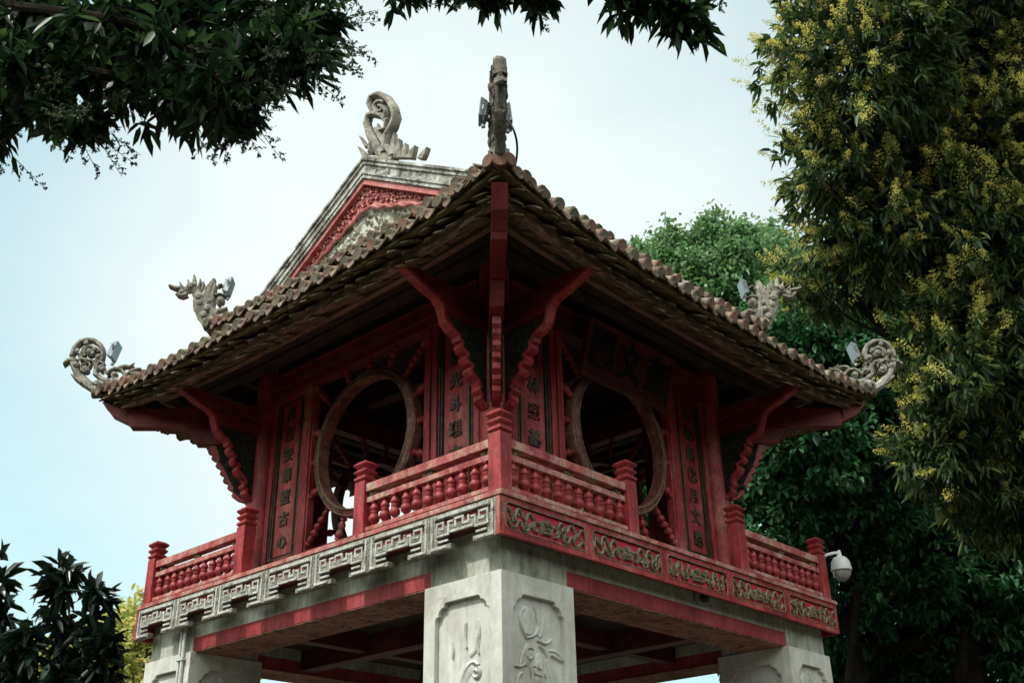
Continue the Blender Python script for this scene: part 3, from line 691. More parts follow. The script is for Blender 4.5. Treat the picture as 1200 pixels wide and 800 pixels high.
    while x<e-.2:
        d1=max(dl(x),abs(x)); d0=e-.38
        if d0-d1>.12:
            a0=zf(x,d0)-.104-(.0);a1=zf(x,d1)-.104; h=.055
            m.hexa([(x-.035,d0,a0-h),(x+.035,d0,a0-h),(x+.035,d1,a1-h),(x-.035,d1,a1-h),(x-.035,d0,a0),(x+.035,d0,a0),(x+.035,d1,a1),(x-.035,d1,a1)])
        x+=.235
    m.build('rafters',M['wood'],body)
    if kind=='low':
        for dp,hw,hz,mt in ((3.02,.03,.10,'woodlight'),(2.86,.05,.05,'wood'),(2.70,.03,.09,'woodlight'),(2.50,.05,.07,'wood'),(2.30,.06,.13,'wood'),(2.06,.05,.10,'wood')):
            m=MB(mp); N=24
            for i in range(N):
                s0=-dp+2*dp*i/N; s1=-dp+2*dp*(i+1)/N
                a0=zf(s0,dp)-.162;a1=zf(s1,dp)-.162
                if dp==3.02: a0+=.0;a1+=.0
                m.hexa([(s0,dp-hw,a0-hz),(s1,dp-hw,a1-hz),(s1,dp+hw,a1-hz),(s0,dp+hw,a0-hz),(s0,dp-hw,a0),(s1,dp-hw,a1),(s1,dp+hw,a1),(s0,dp+hw,a0)])
            m.build('purlin',M[mt],body)
    return zf
lower=MB(); 
E1,Z1=3.25,2.61
for k in range(4):
    zlow=roof('low',k,E1,Z1,1.93,3.24,.165,lambda s:max(1.93,abs(s)),.205,PAV,None)
m=MB()
for k in range(4):
    pass
for k in range(4):
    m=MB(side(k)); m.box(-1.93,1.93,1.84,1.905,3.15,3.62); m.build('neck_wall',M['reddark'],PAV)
E2,Z2=2.42,3.56; ZR=5.0; GX=2.0
for k in (0,2): zup=roof('up',k,E2,Z2,0.0,ZR,.10,lambda s:0.0 if abs(s)<=GX-.02 else abs(s),.205,PAV,None)
for k in (1,3): roof('up',k,E2,Z2,GX,Z2+(ZR-Z2)*(E2-GX)/E2,.10,lambda s:max(GX,abs(s)),.205,PAV,None)
# hip ridges
def hip(c,r0,z0,r1,z1,w,h,up):
    q=math.sqrt(2); m=MB(corner(c)); N=12; rows=[]
    prof=[(-w/2,0),(-w/2,h*.55),(-w*.72,h*.6),(-w*.72,h*.78),(-w/2,h*.82),(-w*.42,h),(w*.42,h),(w/2,h*.82),(w*.72,h*.78),(w*.72,h*.6),(w/2,h*.55),(w/2,0)]
    vs=[];P=len(prof)
    for i in range(N+1):
        t=i/N; r=(r0+(r1-r0)*t)*q; z=z0+(z1-z0)*t+up*t**3-.05
        for a,b_ in prof: vs.append((r,a,z+b_))
    fs=[(i*P+j,i*P+(j+1)%P,(i+1)*P+(j+1)%P,(i+1)*P+j) for i in range(N) for j in range(P)]+[tuple(range(P)),tuple(N*P+j for j in range(P))]
    m.add(vs,fs); return m.build('hip_ridge',M['plaster'],PAV)
hips_low=[hip(c,1.93,3.24,3.24,2.77,.11,.15,.07) for c in range(4)]
hips_up=[hip(c,2.0,3.84,2.42,3.66,.10,.15,.02) for c in range(4)]
# --- gables and verges
def gable(k):
    mp=side(k)     # s along y, d = |x|
    # s>0 on k=3 is toward -y ; slopes measured separately on the two rakes
    def zt(s,off=0):
        sl=.60
        return 5.10-sl*abs(s)-off
    L=2.02
    def rake(m,o0,o1,d0,d1,mi=0,L=L):
        for sg in(-1,1):
            N=8
            for i in range(N):
                a=sg*L*i/N;b_=sg*L*(i+1)/N
                ca=cb=0
                m.hexa([(a,d0,zt(a,o1)+ca),(b_,d0,zt(b_,o1)+cb),(b_,d1,zt(b_,o1)+cb),(a,d1,zt(a,o1)+ca),(a,d0,zt(a,o0)+ca),(b_,d0,zt(b_,o0)+cb),(b_,d1,zt(b_,o0)+cb),(a,d1,zt(a,o0)+ca)],mi)
    m=MB(mp)
    rake(m,0,.035,1.86,2.085); rake(m,.035,.085,1.88,2.065); rake(m,.085,.20,1.90,2.045); rake(m,.20,.225,1.90,2.075); rake(m,.225,.275,1.90,2.06)
    v=m.build('verge',M['plaster'],PAV)
    m=MB(mp); rake(m,.276,.345,1.95,2.035,0,1.75); rake(m,.3455,.36,1.95,2.045,0,1.7)
    rb=m.build('bargeboard',M['gablered'],v,bevel=.003)
    # plaster field with relief
    m=MB(mp); m.prism([(-1.95,3.86),(1.95,3.86),(0,4.95)],lambda s,z:(s,1.86,z),lambda s,z:(s,1.925,z)); gw=m.build('gable_wall',M['stucco'],PAV)
    g=MB(mp)
    for i in range(150):
        s=random.uniform(-1.6,1.6); z=random.uniform(3.9,4.55-.42*abs(s)); 
        if z<3.86: continue
        a=random.uniform(0,6); r=random.uniform(.03,.07); cw=random.choice((-1,1))
        g.tube([(s+r*(1-.12*j)*math.cos(a+cw*j*.75),1.93,z+r*(1-.12*j)*math.sin(a+cw*j*.75)) for j in range(7)],[.018*(1-.09*j) for j in range(7)],6,flat=.03,flatdir=(0,1,0))
    g.build('stucco_relief',M['stucco'],gw,smooth=True)
    # pierced red fretwork under the rakes
    g=MB(mp)
    for sg in(-1,1):
        for i in range(17):
            s=sg*(.04+1.30*i/16); dep=.25*(1-abs(s)/1.35)+.04
            zt_=zt(s,.345)
            for q in range(max(1,int(dep/.09))):
                z=zt_-.04-q*.09+wob(.012); r=.040+wob(.006); a=random.uniform(0,6); ss=s+wob(.02)
                g.tube([(ss+r*(1-.1*j)*math.cos(a+j*.8),1.985,z+r*(1-.1*j)*math.sin(a+j*.8)) for j in range(7)],[.013]*7,5,flat=.016,flatdir=(0,1,0))
        # lobed lower edge
        pts=[]
        for i in range(14):
            s=sg*(1.42*i/13); dep=.25*(1-abs(s)/1.35)+.06; pts.append((s,1.985,zt(s,.345)-dep+ (.03 if i%2 else -.02)))
        g.tube(smooth_path(pts,2),.020,6,flat=.02,flatdir=(0,1,0))
    g.add([(0,1.97,zt(0,.38)),(1.4,1.97,zt(1.4,.38)),(1.4,1.97,zt(1.4,.39)),(.7,1.97,zt(.7,.49)),(0,1.97,zt(0,.62)),(-.7,1.97,zt(.7,.49)),(-1.4,1.97,zt(1.4,.39)),(-1.4,1.97,zt(1.4,.38))],[(0,1,2,3,4,5,6,7)])
    g.build('fretwork',M['gablered'],rb)
for k in(1,3): gable(k)
m=MB(); m.box(-1.86,1.86,-.09,.09,4.85,5.04); m.box(-1.86,1.86,-.12,.12,5.041,5.08); m.build('ridge',M['plaster'],PAV)
# --- finials, each a set of strokes drawn in the finial's own vertical plane
def strokes_finial(name,strokes,mpf,thick,mat,parent,blobs=()):
    m=MB(mpf)
    for pts,r in strokes:
        sp=smooth_path([tuple(p) for p in pts],2) if len(pts)<9 else [tuple(p) for p in pts]
        n=len(sp)
        if hasattr(r,'__len__'): rr=list(np.interp(np.linspace(0,1,n),np.linspace(0,1,len(r)),r))
        else: rr=[r]*n
        m.tube([(a,0+wob(.006),z) for a,z in sp],rr,8,flat=thick*random.uniform(.42,.55),flatdir=(0,1,0),jit=.12)
    for (a,z),r in blobs:
        for t in(-thick*.5,thick*.5): m.lathe([(r*.3,-r*.5),(r*.9,-r*.25),(r,0),(r*.9,r*.25),(r*.3,r*.5)],(a,t,z),(0,1,0),9)
    return m.build(name,mat,parent,smooth=True)
def lowP(X,Y): return on_diag(60+X/8,380+Y/8)
def lsp(cx,cy,r,turns,a0,cw,n=14): return [lowP(x,y) for x,y in spiral(cx,cy,r,turns,a0,cw,n)]
low_str=[([lowP(*p) for p in [(860,470),(800,520),(700,560),(560,600),(420,620),(330,560),(250,470),(205,370),(200,290)]],[.010,.03,.04,.05,.055,.06,.05,.04,.035]),
 ([lowP(*p) for p in [(200,300),(225,220),(290,165),(370,148),(440,175),(485,230),(490,300),(470,345)]],[.035,.034,.034,.032,.032,.032,.028,.02]),
 ([lowP(*p) for p in [(225,340),(160,345),(120,385)]],[.035,.03,.012]),
 ([lowP(*p) for p in [(300,560),(240,510),(205,485)]],[.035,.03,.01]),
 ([lowP(*p) for p in [(400,600),(400,560),(450,545),(460,560),(440,575)]],[.02,.022,.022,.018]),
 (lsp(370,270,62,1.3,2.6,1),.022),(lsp(455,320,36,1.2,0,1),.019),(lsp(325,425,44,1.3,-1.2,-1),.020),(lsp(240,390,26,1.2,0,1),.018),(lsp(600,480,32,1.3,1,1),.017),(lsp(485,420,30,1.2,2,1),.017),
 ([lowP(*p) for p in [(290,340),(290,250),(340,205),(420,230),(440,260)]],.024),
 ([lowP(*p) for p in [(345,205),(345,165)]],.022),([lowP(*p) for p in [(245,270),(290,330),(400,350),(430,400),(420,470),(480,520),(560,545),(660,535),(700,480),(660,430),(600,420),(550,450),(520,470)]],[.018,.024,.03,.034,.034,.034,.034,.034,.03,.026,.024,.022,.018]),
 ([lowP(*p) for p in [(430,400),(460,350),(490,375)]],.022),([lowP(*p) for p in [(640,420),(700,395),(740,410),(765,390)]],[.026,.026,.02,.008]),
 ([lowP(*p) for p in [(690,500),(740,450),(800,430),(850,425)]],[.02,.024,.02,.008]),([lowP(*p) for p in [(740,470),(810,460),(880,480)]],[.02,.02,.01]),
 ([lowP(*p) for p in [(320,350),(380,380),(360,410)]],.018),([lowP(*p) for p in [(400,610),(520,600),(700,600)]],[.03,.026,.014])]
low_blob=[(lowP(370,270),.035),(lowP(455,315),.03),(lowP(240,390),.03),(lowP(325,425),.028),(lowP(260,265),.03),(lowP(340,190),.03),(lowP(425,245),.026),(lowP(600,480),.025),(lowP(280,345),.024),(lowP(530,470),.026)]
def upP(X,Y): return on_diag(190+X/8.89,310+Y/8.89)
def usp(cx,cy,r,turns,a0,cw,n=12): return [upP(x,y) for x,y in spiral(cx,cy,r,turns,a0,cw,n)]
up_str=[([upP(*p) for p in [(500,660),(450,580),(410,480),(390,380),(380,300),(330,260),(260,260),(210,290)]],[.05,.07,.09,.085,.07,.055,.05,.045]),
 ([upP(*p) for p in [(210,260),(130,250),(75,230)]],[.035,.028,.010]),([upP(*p) for p in [(160,300),(200,340),(260,320)]],[.03,.032,.02]),(usp(215,295,40,1.2,0,1),.02),
 ([upP(*p) for p in [(220,250),(190,200)]],[.022,.006]),([upP(*p) for p in [(330,260),(340,180),(338,110)]],[.032,.026,.004]),([upP(*p) for p in [(380,260),(400,210),(405,170)]],[.03,.022,.006]),([upP(*p) for p in [(420,280),(435,240),(440,205)]],[.03,.02,.006]),
 ([upP(*p) for p in [(450,520),(450,400),(490,270),(550,150)]],[.06,.075,.055,.010]),([upP(*p) for p in [(520,520),(510,400),(540,280),(560,210)]],[.05,.055,.035,.01]),([upP(*p) for p in [(430,360),(450,280),(470,240)]],[.04,.03,.008]),
 ([upP(*p) for p in [(520,600),(560,500),(620,480),(680,470)]],[.05,.045,.03,.02]),([upP(*p) for p in [(480,640),(520,560),(540,480)]],[.06,.055,.04]),
 ([upP(*p) for p in [(590,230),(620,215),(650,250)]],[.012,.014,.012]),(usp(615,385,42,1.3,2,1),.022),([upP(*p) for p in [(560,330),(620,320),(670,340)]],[.02,.02,.015]),
 ([upP(*p) for p in [(290,230),(280,190)]],[.03,.008])]
up_blob=[(upP(385,345),.045),(upP(300,240),.04),(upP(215,300),.03),(upP(440,540),.045),(upP(345,225),.03),(upP(400,420),.035),(upP(480,470),.04),(upP(615,385),.03),(upP(500,400),.03)]
fin_low=[];
for c in range(4):
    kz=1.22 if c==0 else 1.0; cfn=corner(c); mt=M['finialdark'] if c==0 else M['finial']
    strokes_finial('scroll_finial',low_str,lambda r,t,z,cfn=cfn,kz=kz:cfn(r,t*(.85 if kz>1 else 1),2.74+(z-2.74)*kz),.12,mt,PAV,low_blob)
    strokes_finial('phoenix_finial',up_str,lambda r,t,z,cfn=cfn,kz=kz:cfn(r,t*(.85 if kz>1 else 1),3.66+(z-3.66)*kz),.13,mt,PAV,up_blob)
    # tile studs over the hip end
    m=MB(corner(c)); q=math.sqrt(2)
    for j in range(2): 
        r=4.60-.16*j
        for sg in((-1,1) if j else (0,)):
            m.lathe([(.03,-.12),(.062,-.11),(.062,.0),(.058,.012),(.03,.012)],(r,sg*.085,2.79+.06*j),(1,sg*.5,-.1),12)
    m.build('hip_end_tiles',M['tilecap'],PAV,smooth=True)
def rg(X,Y):
    p=on_x(-2.0,380+X/4,40+Y/4); return (-p[1],p[2])   # in side(3) coordinates s=-y
def rsp(cx,cy,r,t,a0,cw,n=14): return [rg(x,y) for x,y in spiral(cx,cy,r,t,a0,cw,n)]
rid=[([rg(*p) for p in [(300,590),(255,540),(215,470),(200,420),(212,385),(240,375),(275,385),(298,412),(292,445),(265,455),(252,425)]],[.075,.065,.055,.05,.045,.045,.042,.038,.03,.024,.018]),
 ([rg(*p) for p in [(290,560),(300,480),(325,435),(338,390),(328,345),(300,305),(260,287),(225,300),(218,335),(228,365)]],[.06,.055,.052,.05,.046,.044,.042,.04,.034,.028]),
 (rsp(268,350,34,1.2,-.8,-1),.026),([rg(*p) for p in [(295,400),(300,370),(290,345)]],.025),
 ([rg(*p) for p in [(200,600),(230,590),(330,590)]],[.05,.05,.05]),([rg(*p) for p in [(250,450),(290,520),(330,580)]],[.03,.035,.035]),([rg(*p) for p in [(225,560),(225,520),(240,490)]],.04)]
blades=[[(310,585),(316,530),(334,462),(338,520),(350,585)],[(340,585),(342,535),(358,492),(364,540),(372,585)],[(368,585),(372,545),(387,512),(392,550),(394,585)],[(392,585),(405,556),(434,524),(426,560),(420,588)],[(444,588),(456,566),(491,532),(480,566),(468,590)],
 [(195,604),(182,570),(163,528),(196,556),(216,590)],[(200,540),(184,508),(168,480),(174,482),(192,506),(212,530)]]
for k in(3,1):
    mp=side(k); o=strokes_finial('ridge_finial',rid,lambda a,t,z,mp=mp:mp(a,2.0+t,z),.13,M['finial'],PAV)
    for bl_ in blades:
        g=MB(mp); P=[rg(*p) for p in bl_]; g.prism(P,lambda a,z:(a,1.965,z),lambda a,z:(a,2.035,z))
        g.build('flame_blade',M['finial'],o,bevel=.008)

# ------------------------------------------------------------------ small fittings (own things)
# dome camera on its arm
pc=Vector((2.557+.069,-2.557-.0,.80)); 
base=Vector(tuple(pc)); t=root('security_camera','white dome security camera hanging from an arm off the right corner post','security camera',base)
dr=np.array([.78,-.62,0.]); p0=np.array(pc); 
m=MB(); m.tube([p0+np.array([.003,0,0.01]),p0+np.array([.025,0,.01])],.055,16); m.tube(smooth_path([tuple(p0+[.02,0,.02]),tuple(p0+dr*.10+[0,0,.05]),tuple(p0+dr*.20+[0,0,.075]),tuple(p0+dr*.235+[0,0,.06])],2),.018,10); m.build('arm',M['white'],t,off=base,smooth=True)
hc=p0+dr*.235
m=MB(); m.lathe([(.02,.10),(.026,.06),(.03,.035),(.07,.015),(.10,-.03),(.112,-.09),(.115,-.13),(.108,-.135),(.095,-.135)][::-1],hc,n=24); m.build('housing',M['white'],t,off=base,smooth=True)
m=MB(); m.lathe([(.098*math.cos(a),-.137-.098*math.sin(a)*1.15) for a in np.linspace(0,PI/2*.98,9)][::-1],hc,n=24); m.build('dome',M['dome'],t,off=base,smooth=True)
# small round camera on the beam
b0=Vector((.18,-2.5,-.03)); t=root('bullet_camera','small cream round camera with black lens fixed under the carved fascia','security camera',b0)
m=MB(); m.lathe([(.055,0),(.066,.006),(.066,.028),(.05,.036)],(b0.x,b0.y-.001,b0.z),(0,-1,0),20); m.build('mount',M['plaster'],t,off=b0,smooth=True)
m=MB(); m.lathe([(.018,-.03),(.036,-.02),(.040,.0),(.036,.03),(.022,.045)],(b0.x+.025,b0.y-.055,b0.z-.012),(.45,-.85,-.2),16); m.build('lens',M['black'],t,off=b0,smooth=True)
# flood lights on the hips
def flood(name,label,c,rho,tt,z,ang,turn=0):
    cf=corner(c); b=Vector(cf(rho,tt,z)); t=root(name,label,'floodlight',b,'floodlights on the roof corners')
    A_=np.array(cf(1,0,0)); T_=np.array(cf(0,1,0))
    if turn: A_,T_=T_*turn,A_
    U_=np.array([0,0,1.]); ca,sa=math.cos(ang),math.sin(ang)
    Nn=A_*ca+U_*sa; V_=-A_*sa+U_*ca
    def P(a,b_,h): return tuple(np.array(b)+Nn*a+T_*b_+V_*h+U_*.12)
    m=MB(); m.hexa([P(-.035,-.07,-.085),P(.03,-.095,-.11),P(.03,.095,-.11),P(-.035,.07,-.085),P(-.035,-.07,.085),P(.03,-.095,.11),P(.03,.095,.11),P(-.035,.07,.085)])
    for q in range(5): 
        h=-.07+.035*q; m.hexa([P(-.055,-.06,h),P(-.036,-.06,h),P(-.036,.06,h),P(-.055,.06,h),P(-.055,-.06,h+.008),P(-.036,-.06,h+.008),P(-.036,.06,h+.008),P(-.055,.06,h+.008)])
    m.build('lamp_body',M['greymetal'],t,off=b,bevel=.004)
    m=MB(); m.hexa([P(.031,-.085,-.10),P(.036,-.085,-.10),P(.036,.085,-.10),P(.031,.085,-.10),P(.031,-.085,.10),P(.036,-.085,.10),P(.036,.085,.10),P(.031,.085,.10)]); m.build('lamp_glass',M['glass'],t,off=b)
    m=MB(); m.tube([P(0,-.10,0),P(0,-.105,-.05),tuple(np.array(b)+T_*-.05-U_*.01),tuple(np.array(b)+T_*.05-U_*.01),P(0,.105,-.05),P(0,.10,0)],.010,6); m.tube([tuple(np.array(b)-U_*.03),tuple(np.array(b)-U_*.06)],.02,8); m.build('lamp_bracket',M['greymetal'],t,off=b)
lp=on_diag(133,418); up_=on_diag(268,338)
flood('floodlight','grey floodlight behind the scroll finial on the left tip of the lower roof',3,lp[0],0,lp[1]-.05,PI+.25)
flood('floodlight','grey floodlight behind the phoenix finial on the left tip of the upper roof',3,up_[0],0,up_[1]-.10,PI+.2)
flood('floodlight','grey floodlight behind the scroll finial on the right tip of the lower roof',1,lp[0],0,lp[1]-.05,PI+.25)
flood('floodlight','grey floodlight behind the phoenix finial on the right tip of the upper roof',1,up_[0],0,up_[1]-.10,PI+.2)
flood('floodlight','left one of the two floodlights behind the near upright finial, seen edge on',0,up_[0]+.3,.115,up_[1]-.22,.1,1)
flood('floodlight','right one of the two floodlights behind the near upright finial, seen edge on',0,up_[0]+.35,-.115,up_[1]-.20,.1,-1)
# cable at the near finial
cf=corner(0); b=Vector(cf(4.2,.12,2.95)); m=MB(); m.tube(smooth_path([cf(4.45,.07,3.30),cf(4.45,.12,3.22),cf(4.4,.155,3.1),cf(4.3,.15,3.0),cf(4.2,.12,2.95)],2),.010,6)
tag(m.build('cable',M['black'],None,off=b,smooth=True),'black cable looping down beside the near upright roof finial','cable')
# conduit on left pillar
b=Vector((-2.56,1.86,GZ)); m=MB(); m.tube([(-2.565,1.80,GZ),(-2.565,1.80,-.03)],.019,10); m.tube([(-2.565,1.86,GZ),(-2.565,1.86,-.03)],.014,10)
for z in(-3.2,-2.2,-1.2,-.35): m.box(-2.59,-2.545,1.765,1.89,z,z+.03)
tag(m.build('drain_pipe',M['pipe'],None,off=b,smooth=True),'slim grey pipes running up the side of the left stone pillar','pipe')

# ------------------------------------------------------------------ vegetation
def leaves_mesh(name,P,D,Nn,Ls,Ws,var,mat,parent,off,fold=.25,shape='lance'):
    """P base points, D axis dirs, Nn side hints, lengths, widths: vectorised leaves (two folded quads each)"""
    n=len(P); D=D/np.linalg.norm(D,axis=1,keepdims=True); S=np.cross(D,Nn); S/=np.linalg.norm(S,axis=1,keepdims=True)+1e-9; U=np.cross(S,D)
    L=Ls[:,None];W=Ws[:,None]
    droop=np.zeros_like(P); droop[:,2]=-1
    b=P; t=P+D*L+droop*L*.15
    fold=fold*rng.uniform(-.3,2.2,(n,1)); t=t+S*L*rng.uniform(-.12,.12,(n,1))
    l1=P+D*L*.30+S*W*.46+U*W*fold; r1=P+D*L*.30-S*W*.46+U*W*fold
    l2=P+D*L*.68+S*W*.40+U*W*fold+droop*L*.05; r2=P+D*L*.68-S*W*.40+U*W*fold+droop*L*.05
    V=np.stack([b,l1,l2,t,r2,r1],1).reshape(-1,3)-np.array(off)
    base=np.arange(n)[:,None]*6
    F=np.concatenate([base+np.array([[0,1,2,3]]),base+np.array([[0,3,4,5]])],1).reshape(-1)
    me=bpy.data.meshes.new(name); me.vertices.add(n*6); me.vertices.foreach_set('co',V.astype(np.float32).ravel())
    me.loops.add(n*8); me.loops.foreach_set('vertex_index',F.astype(np.int32))
    me.polygons.add(n*2); me.polygons.foreach_set('loop_start',np.arange(n*2,dtype=np.int32)*4)
    a=me.attributes.new('v','FLOAT','POINT'); a.data.foreach_set('value',np.repeat(var,6).astype(np.float32))
    me.update(calc_edges=True); me.materials.append(mat)
    o=bpy.data.objects.new(name,me); COL.objects.link(o)
    if parent: o.parent=parent
    else: o.location=off
    return o
def unit(n): 
    v=rng.normal(size=(n,3)); return v/np.linalg.norm(v,axis=1,keepdims=True)
def crown(blobs,clusters_per_m2,leaves_per,twig,leafL,leafW,hang,shell=.35,stray=0):
    """leaf clusters spread through lumpy ellipsoids; returns arrays and the cluster centres with outward normals"""
    Ps=[];Ds=[];Ns=[];Ls=[];Ws=[];Vs=[];CC=[];CN=[]
    for (c,r) in blobs:
        c=np.array(c);r=np.array(r if hasattr(r,'__len__') else (r,r,r),float)
        n=int(clusters_per_m2*4*PI*(r.mean()**2)); u=unit(n)
        lump=1+.16*np.sin(u[:,0]*5+c[0])*np.sin(u[:,1]*6+c[1])+.12*np.sin(u[:,2]*9+c[2]*2)
        rad=(1-shell*rng.random(n)**1.3)*lump
        cc=c+u*r*rad[:,None]; cv=rng.random(n)
        CC.append(cc);CN.append(u)
        m_=leaves_per; ci=np.repeat(np.arange(n),m_)
        d=unit(n*m_)*1.0+u[ci]*.7; d[:,2]-=hang
        P=cc[ci]+unit(n*m_)*twig*rng.random((n*m_,1))
        Ps.append(P);Ds.append(d);Ns.append(unit(n*m_)*.5+np.array([0,0,1.]))
        Ls.append(leafL*rng.uniform(.65,1.25,n*m_));Ws.append(leafW*rng.uniform(.7,1.2,n*m_))
        Vs.append(np.clip(.25+.5*cv[ci]*.8+rng.normal(size=n*m_)*.14,0,1))
    return [np.concatenate(x) for x in (Ps,Ds,Ns,Ls,Ws,Vs)],np.concatenate(CC),np.concatenate(CN)
def limb(m,a,b,r0,r1,bend=.12,n=8):
    a=np.array(a,float);b=np.array(b,float);L=np.linalg.norm(b-a); k=unit(1)[0]*L*bend; k2=unit(1)[0]*L*bend*.5
    pts=[a+(b-a)*t+k*math.sin(PI*t)+k2*math.sin(2*PI*t) for t in np.linspace(0,1,n)]
    m.tube(pts,[r0+(r1-r0)*t for t in np.linspace(0,1,n)],9,jit=.06)
    return pts
def tree(name,label,cat,base,fork,blobs,tr,leafm,barkm,args,group=None,flowers=None,twigs=True,extra_trunks=()):
    t=root(name,label,cat,Vector(base),group)
    m=MB(); pts=limb(m,base,fork,tr,tr*.6,.05,10)
    for e in extra_trunks: limb(m,e[0],e[1],e[2],e[2]*.5,.09,12)
    m.build('trunk',barkm,t,off=base,smooth=True)
    m=MB()
    for i,(c,r) in enumerate(blobs):
        s=pts[-1-(i%4)]; q=limb(m,s,c,tr*.42,tr*.08,.14,9)
        rr=np.mean(r)
        if twigs:
            for j in range(5):
                limb(m,q[4+j%5],np.array(c)+unit(1)[0]*np.array(r if hasattr(r,'__len__') else (r,r,r))*.9,tr*.10,tr*.02,.12,6)
    m.build('limbs',barkm,t,off=base,smooth=True)
    arr,CC,CN=crown(blobs,**args)
    leaves_mesh('crown',*arr,leafm,t,base)
    if flowers:
        sel,per,fm,size,fil=flowers
        keep=fil(CC,CN); CC=CC[keep];CN=CN[keep]
        idx=rng.random(len(CC))<sel; CC=CC[idx];CN=CN[idx]; n=len(CC)
        ax=CN*.9+unit(n)*.25; ax[:,2]+=.35; ax/=np.linalg.norm(ax,axis=1,keepdims=True)
        # branched panicle: side sprigs in a cone, small blossoms along each
        ci=np.repeat(np.arange(n),per); h=rng.random(n*per)
        br=(np.round(h*7)/7); side_=unit(n*per); side_-=ax[ci]*np.sum(side_*ax[ci],1,keepdims=True); side_/=np.linalg.norm(side_,axis=1,keepdims=True)
        ln=size*rng.uniform(.35,1.5,n)[ci]
        P=CC[ci]+CN[ci]*.05+ax[ci]*(br*ln)[:,None]+ (side_*.9+ax[ci]*.5)*((1-br*.8)*ln*.42*rng.random(n*per))[:,None]
        leaves_mesh('blossom',P,unit(n*per),unit(n*per),np.full(n*per,size*.07)*rng.uniform(.4,1.6,n*per),np.full(n*per,size*.05),np.clip(rng.random(n)[ci]*.6+rng.random(n*per)*.4,0,1),fm,t,base)
    return t
LM={}
LM['olive']=leafmat('olive_tree_leaf',(.008,.020,.012),(.045,.085,.030),(.22,.28,.09),.4)
LM['bluegreen']=leafmat('broad_tree_leaf',(.008,.035,.018),(.042,.135,.060),(.14,.32,.15),.4)
LM['deep']=leafmat('deep_shade_leaf',(.003,.010,.005),(.010,.036,.014),(.04,.10,.045),.25)
LM['bright']=leafmat('hazed_green_leaf',(.05,.12,.045),(.11,.22,.09),(.24,.38,.20),.4)  # lightened green, distance haze tinted into the leaf colour
LM['yellow']=leafmat('yellow_green_leaf',(.14,.24,.06),(.38,.40,.12),(.68,.55,.22),.45)
LM['bloom']=leafmat('yellow_blossom',(.24,.29,.07),(.50,.50,.12),(.78,.62,.20),.4,.7)
LM['bud']=leafmat('dull_flower_bud',(.03,.05,.03),(.06,.08,.05),(.10,.12,.07),.3,.7)
LM['mango']=leafmat('glossy_dark_leaf',(.004,.010,.006),(.012,.032,.013),(.045,.10,.030),.3,.42,.3)
LM['shrub']=leafmat('glossy_shrub_leaf',(.004,.010,.007),(.010,.022,.014),(.020,.045,.022),.12,.3,.5)
def B_(px,py,dep,r): return (at(px,py,dep),r)
def gbase(px,py,dep):
    p=at(px,py,dep); return (p[0],p[1],GZ)
# big flowering tree at the right
bl=[B_(1010,70,15,(1.25,1.25,1.3)),B_(1090,-60,15.5,1.7),B_(985,190,15,(.75,.75,.9)),B_(1040,260,15.3,(1.15,1.15,1.0)),B_(1130,160,16,1.6),B_(1200,60,16,1.6),B_(1190,300,15,1.3),B_(1270,180,15,1.5),
    B_(1130,420,14.5,(.95,.95,1.0)),B_(1200,450,15,1.3),B_(1105,520,14.5,(.62,.62,.8)),B_(1180,560,15,(1.0,1.0,1.0)),B_(1270,420,15,1.4),B_(1290,580,15,1.2),B_(985,330,16.5,(.8,.8,.6)),B_(1010,-90,15.5,1.2)]
lightdir=CR*-.75+CU*.45-CF*.5
tree('flowering_tree','tall dark tree with drooping leaves and yellow flower sprays filling the right side','tree',gbase(1240,600,16),at(1215,330,16),bl,.38,LM['olive'],M['bark'],
     dict(clusters_per_m2=32,leaves_per=11,twig=.13,leafL=.19,leafW=.05,hang=.55,shell=.5),
     flowers=(.95,120,LM['bloom'],.30,lambda C,N_:((N_@lightdir)>.08)&(rng.random(len(N_))<np.clip((N_@lightdir)*1.6,0,1)*np.clip(1.0+.9*np.sin(C[:,2]*1.9+C[:,0]*1.1)*np.sin(C[:,0]*2.3-C[:,1]*1.7+C[:,2]*.8),0.05,1)*np.clip(.42+.22*(C[:,2]-2.5),.3,1))))
# large dark tree behind
bd=[B_(930,520,19,(1.4,1.4,1.1)),B_(890,600,19,(1.1,1.1,1.0)),B_(1000,560,20,1.5),B_(1070,640,20,1.5),B_(980,690,20,(1.3,1.3,1.0)),B_(1010,440,20,1.4),B_(930,400,20,(1.1,1.1,1.0)),B_(1080,340,21,1.8),B_(1150,650,20,1.7),B_(1060,500,21,1.6),B_(1190,560,21,1.8),B_(1170,760,20,1.5),B_(1230,700,20,1.6),B_(1060,760,21,(1.1,1.1,.9)),B_(780,570,22,(1.7,1.7,1.3)),B_(700,640,22,(1.7,1.7,1.3)),B_(880,740,21,(1.2,1.2,1.1)),B_(1000,800,21,(1.3,1.3,1.0))]
tree('broadleaf_tree','large dense dark green tree with a forked trunk behind the right side of the pavilion','tree',gbase(1105,640,20),at(1100,600,20),bd,.42,LM['bluegreen'],M['bark'],
     dict(clusters_per_m2=20,leaves_per=16,twig=.24,leafL=.15,leafW=.085,hang=.4,shell=.6),extra_trunks=[(gbase(1040,790,19),at(985,600,19),.17),(gbase(960,790,18.5),at(1005,690,18.7),.12)])
